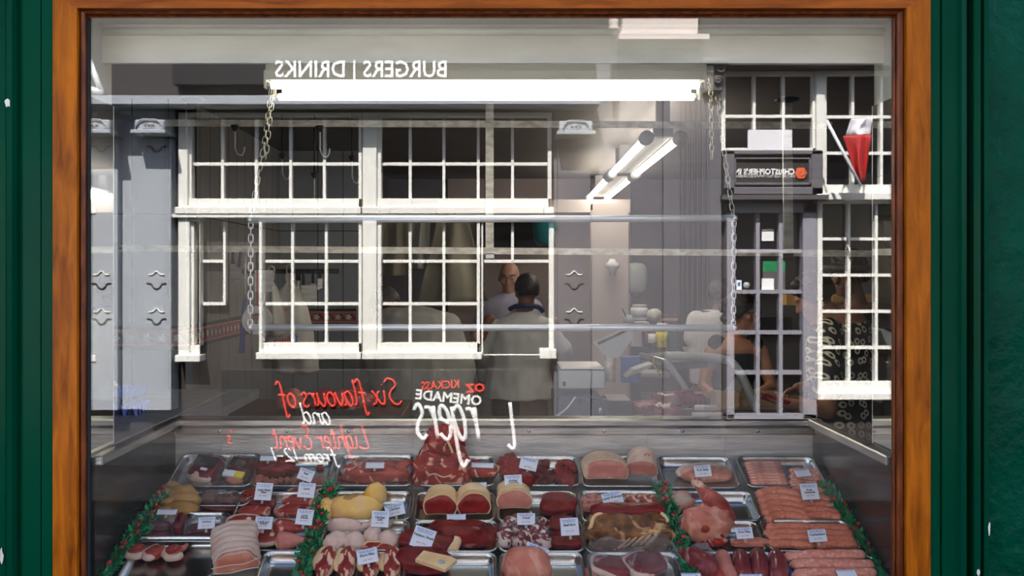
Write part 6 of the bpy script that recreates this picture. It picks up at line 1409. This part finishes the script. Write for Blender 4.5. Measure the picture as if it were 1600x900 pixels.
# price cards in clear sleeves
def card(px, py, w_, h_, roll, label, word=None, off=.05, tilt=.5):
    p, s = spot(px, py, off); t = thing('price_card', label, 'price card'); t.location = p
    t.rotation_euler = (Matrix.Rotation(-tilt,4,'X') @ Matrix.Rotation(math.radians(roll),4,'Y')).to_euler()
    a, b = w_*s/2, h_*s/2
    MB().box((-a,-.001,-b), (a,.0005,b)).build('card', M['paper'], t)
    MB().box((-a*1.10,.0006,-b*1.06), (a*1.10,.0014,b*1.06)).build('sleeve', M['film'], t)
    MB().box((-.004,.0015,-b-.012), (.004,.0025,b*.2)).build('spike', M['lamp_grey'], t)
    fs_ = a*.30
    txt('Family Butcher', fs_*.95, M['blue_ink'], t, (0,-.0016,b*.78), (PI/2,0,0)); 
    if h_ > 15:
        txt('Family Butcher', fs_*.8, M['blue_ink'], t, (0,-.0016,b*.58), (PI/2,0,0))
        if word:
            for i, wd in enumerate(word.split('/')): txt(wd, fs_*1.15, M['black_ink'], t, (0,-.0016,b*(.18-.28*i)), (PI/2,0,0), bold=.0003)
        txt('per kilo', fs_*1.0, M['red_ink'], t, (0,-.0016,-b*.48), (PI/2,0,0))
    return t
CARDS = [
 (420,716,26,10,0,'card seen edge-on at the back of the liver tray',None), (478,742,24,18,18,'slanted card on the scraps in the second back tray','Beef'), (412,768,26,27,3,'tall card on the neck fillets','Lamb Neck/Fillet'),
 (479,766,26,23,4,'card on the top lamb steak, reading lamb','Lamb'), (476,808,26,24,5,'tall card between lamb steaks and shanks, reading lamb','Lamb/Shanks'), (412,817,27,19,2,'square card on the lamb leg slices','Lamb Leg/Steaks'),
 (261,800,30,10,0,'flat lying card before the game birds',None), (323,817,26,18,-3,'card on the bagged purple liver','Venison'), (374,843,32,8,-3,'card lying on top of the tied rolled shoulder',None),
 (586,727,28,12,0,'card half inside the clear bag of stringy meat',None), (754,727,34,10,2,'flat card on the half round sirloin end',None), (745,758,30,10,-3,'flat card on the rolled red beef joint',None), (713,808,29,11,-2,'flat card behind the long venison haunch',None),
 (826,725,27,19,14,'card tilted over the diced beef',None), (802,753,27,22,-3,'card on the topside joint, two black words','Rolled/Topside'), (822,811,28,18,0,'card on the oxtail','Oxtail'), (890,823,28,27,-3,'tall card on the beef skirt','Beef Skirt'),
 (617,797,30,18,-14,'card lying in the chicken tray beyond the bird','Chicken'), (594,811,27,25,2,'tall card at the back of the chicken legs','Chicken/Legs'), (574,869,32,22,-12,'card on the short rib slices','Short Ribs'), (661,841,34,32,18,'largest card, tilted on the yellow-fatted steak','Venison Steak'),
 (838,861,36,18,22,'card tilted on the pink shoulder','Lamb Shoulder'), (957,779,32,20,-12,'card tilted on the offcuts between kidneys and belly','Lamb Kidneys'), (1098,736,26,18,-4,'card on the flat pork neck piece','Pork Belly'), (1163,833,26,17,-3,'card standing alone in the bare end of its tray','Pork Fillet'),
 (1254,739,24,14,-8,'card on the smaller chipolata pack','Chipolatas'), (1265,768,27,25,-3,'tall card on the fat sausages','Pork/Sausages'), (1277,837,28,19,-4,'card between the two rows of plain sausages','Cumberland'), (1323,897,30,15,-3,'card leaning on the long pale sausages, cut by the frame','Sausage'),
 (1080,900,30,10,0,'card at the foot of the garland beside the fillets, cut by the frame',None), (1174,901,34,9,0,'card at the foot of the purple fillets, cut by the frame',None),
]
for c in CARDS: card(c[0], c[1], c[2], c[3], c[4], 'white '+c[5], c[6], off=.045 if c[3] > 15 else .035, tilt=.5 if c[3] > 15 else .95)

# green garlands with red berries lying between the trays
def garland(label, path, seed, wd=9):
    random.seed(seed); t = thing('berry_garland', label, 'garland'); p0, s = spot(path[0][0], path[0][1], 0); t.location = p0
    pts = crom([Vector((a,b,0)) for a, b in path], 8); lf = MB(); bm_ = MB(); st = []
    for i, q in enumerate(pts):
        c, s = spot(q.x, q.y, .0); st.append(c-p0)
        for k in range(34):
            a = random.uniform(0,2*PI); e = random.uniform(-.1,1.2); dr_ = Vector((math.cos(a)*math.cos(e), math.sin(a)*math.cos(e), math.sin(e))); L_ = random.uniform(.016,.036)
            b_ = c-p0+Vector((random.gauss(0,.008), random.gauss(0,.008), random.uniform(-.012,.012))); sd_ = dr_.cross(Vector((0,0,1))).normalized() if abs(dr_.z) < .98 else Vector((1,0,0)); w_ = L_*.28; nn = dr_.cross(sd_)*.003
            lf.add([b_, b_+dr_*L_*.5+sd_*w_+nn, b_+dr_*L_, b_+dr_*L_*.5-sd_*w_+nn, b_+dr_*L_*.5-nn], [(0,1,4),(1,2,4),(2,3,4),(3,0,4),(0,3,2,1)])
        if i % 3 == 0 or random.random() < .12:
            for k in range(2): bm_.ball(c-p0+Vector((random.uniform(-.018,.018), random.uniform(-.015,.015), random.uniform(.010,.026))), random.uniform(.006,.0095), 8)
    MB().tube(st, .004, 6).build('stem', M['leaf'], t); tag(lf.build('leaves', M['leaf'], t), kind='stuff'); tag(bm_.build('berries', M['berry'], t), kind='stuff')
garland('green plastic garland with red berries along the dark steel side, egg tray end', [(262,772),(244,796),(222,824),(200,848),(180,872),(158,900),(140,925)], 1)
garland('green garland with red berries between the lamb trays and the chicken', [(518,764),(508,784),(500,806),(492,832),(482,862),(474,892),(468,918)], 2)
garland('green garland with red berries between the rib joint and the leg of lamb', [(1034,766),(1040,786),(1050,812),(1060,838),(1070,866),(1082,894),(1090,912)], 3)
garland('green garland with red berries along the steel side, past the sausages', [(1288,764),(1302,784),(1322,806),(1342,832),(1362,860),(1382,890),(1396,915)], 4)
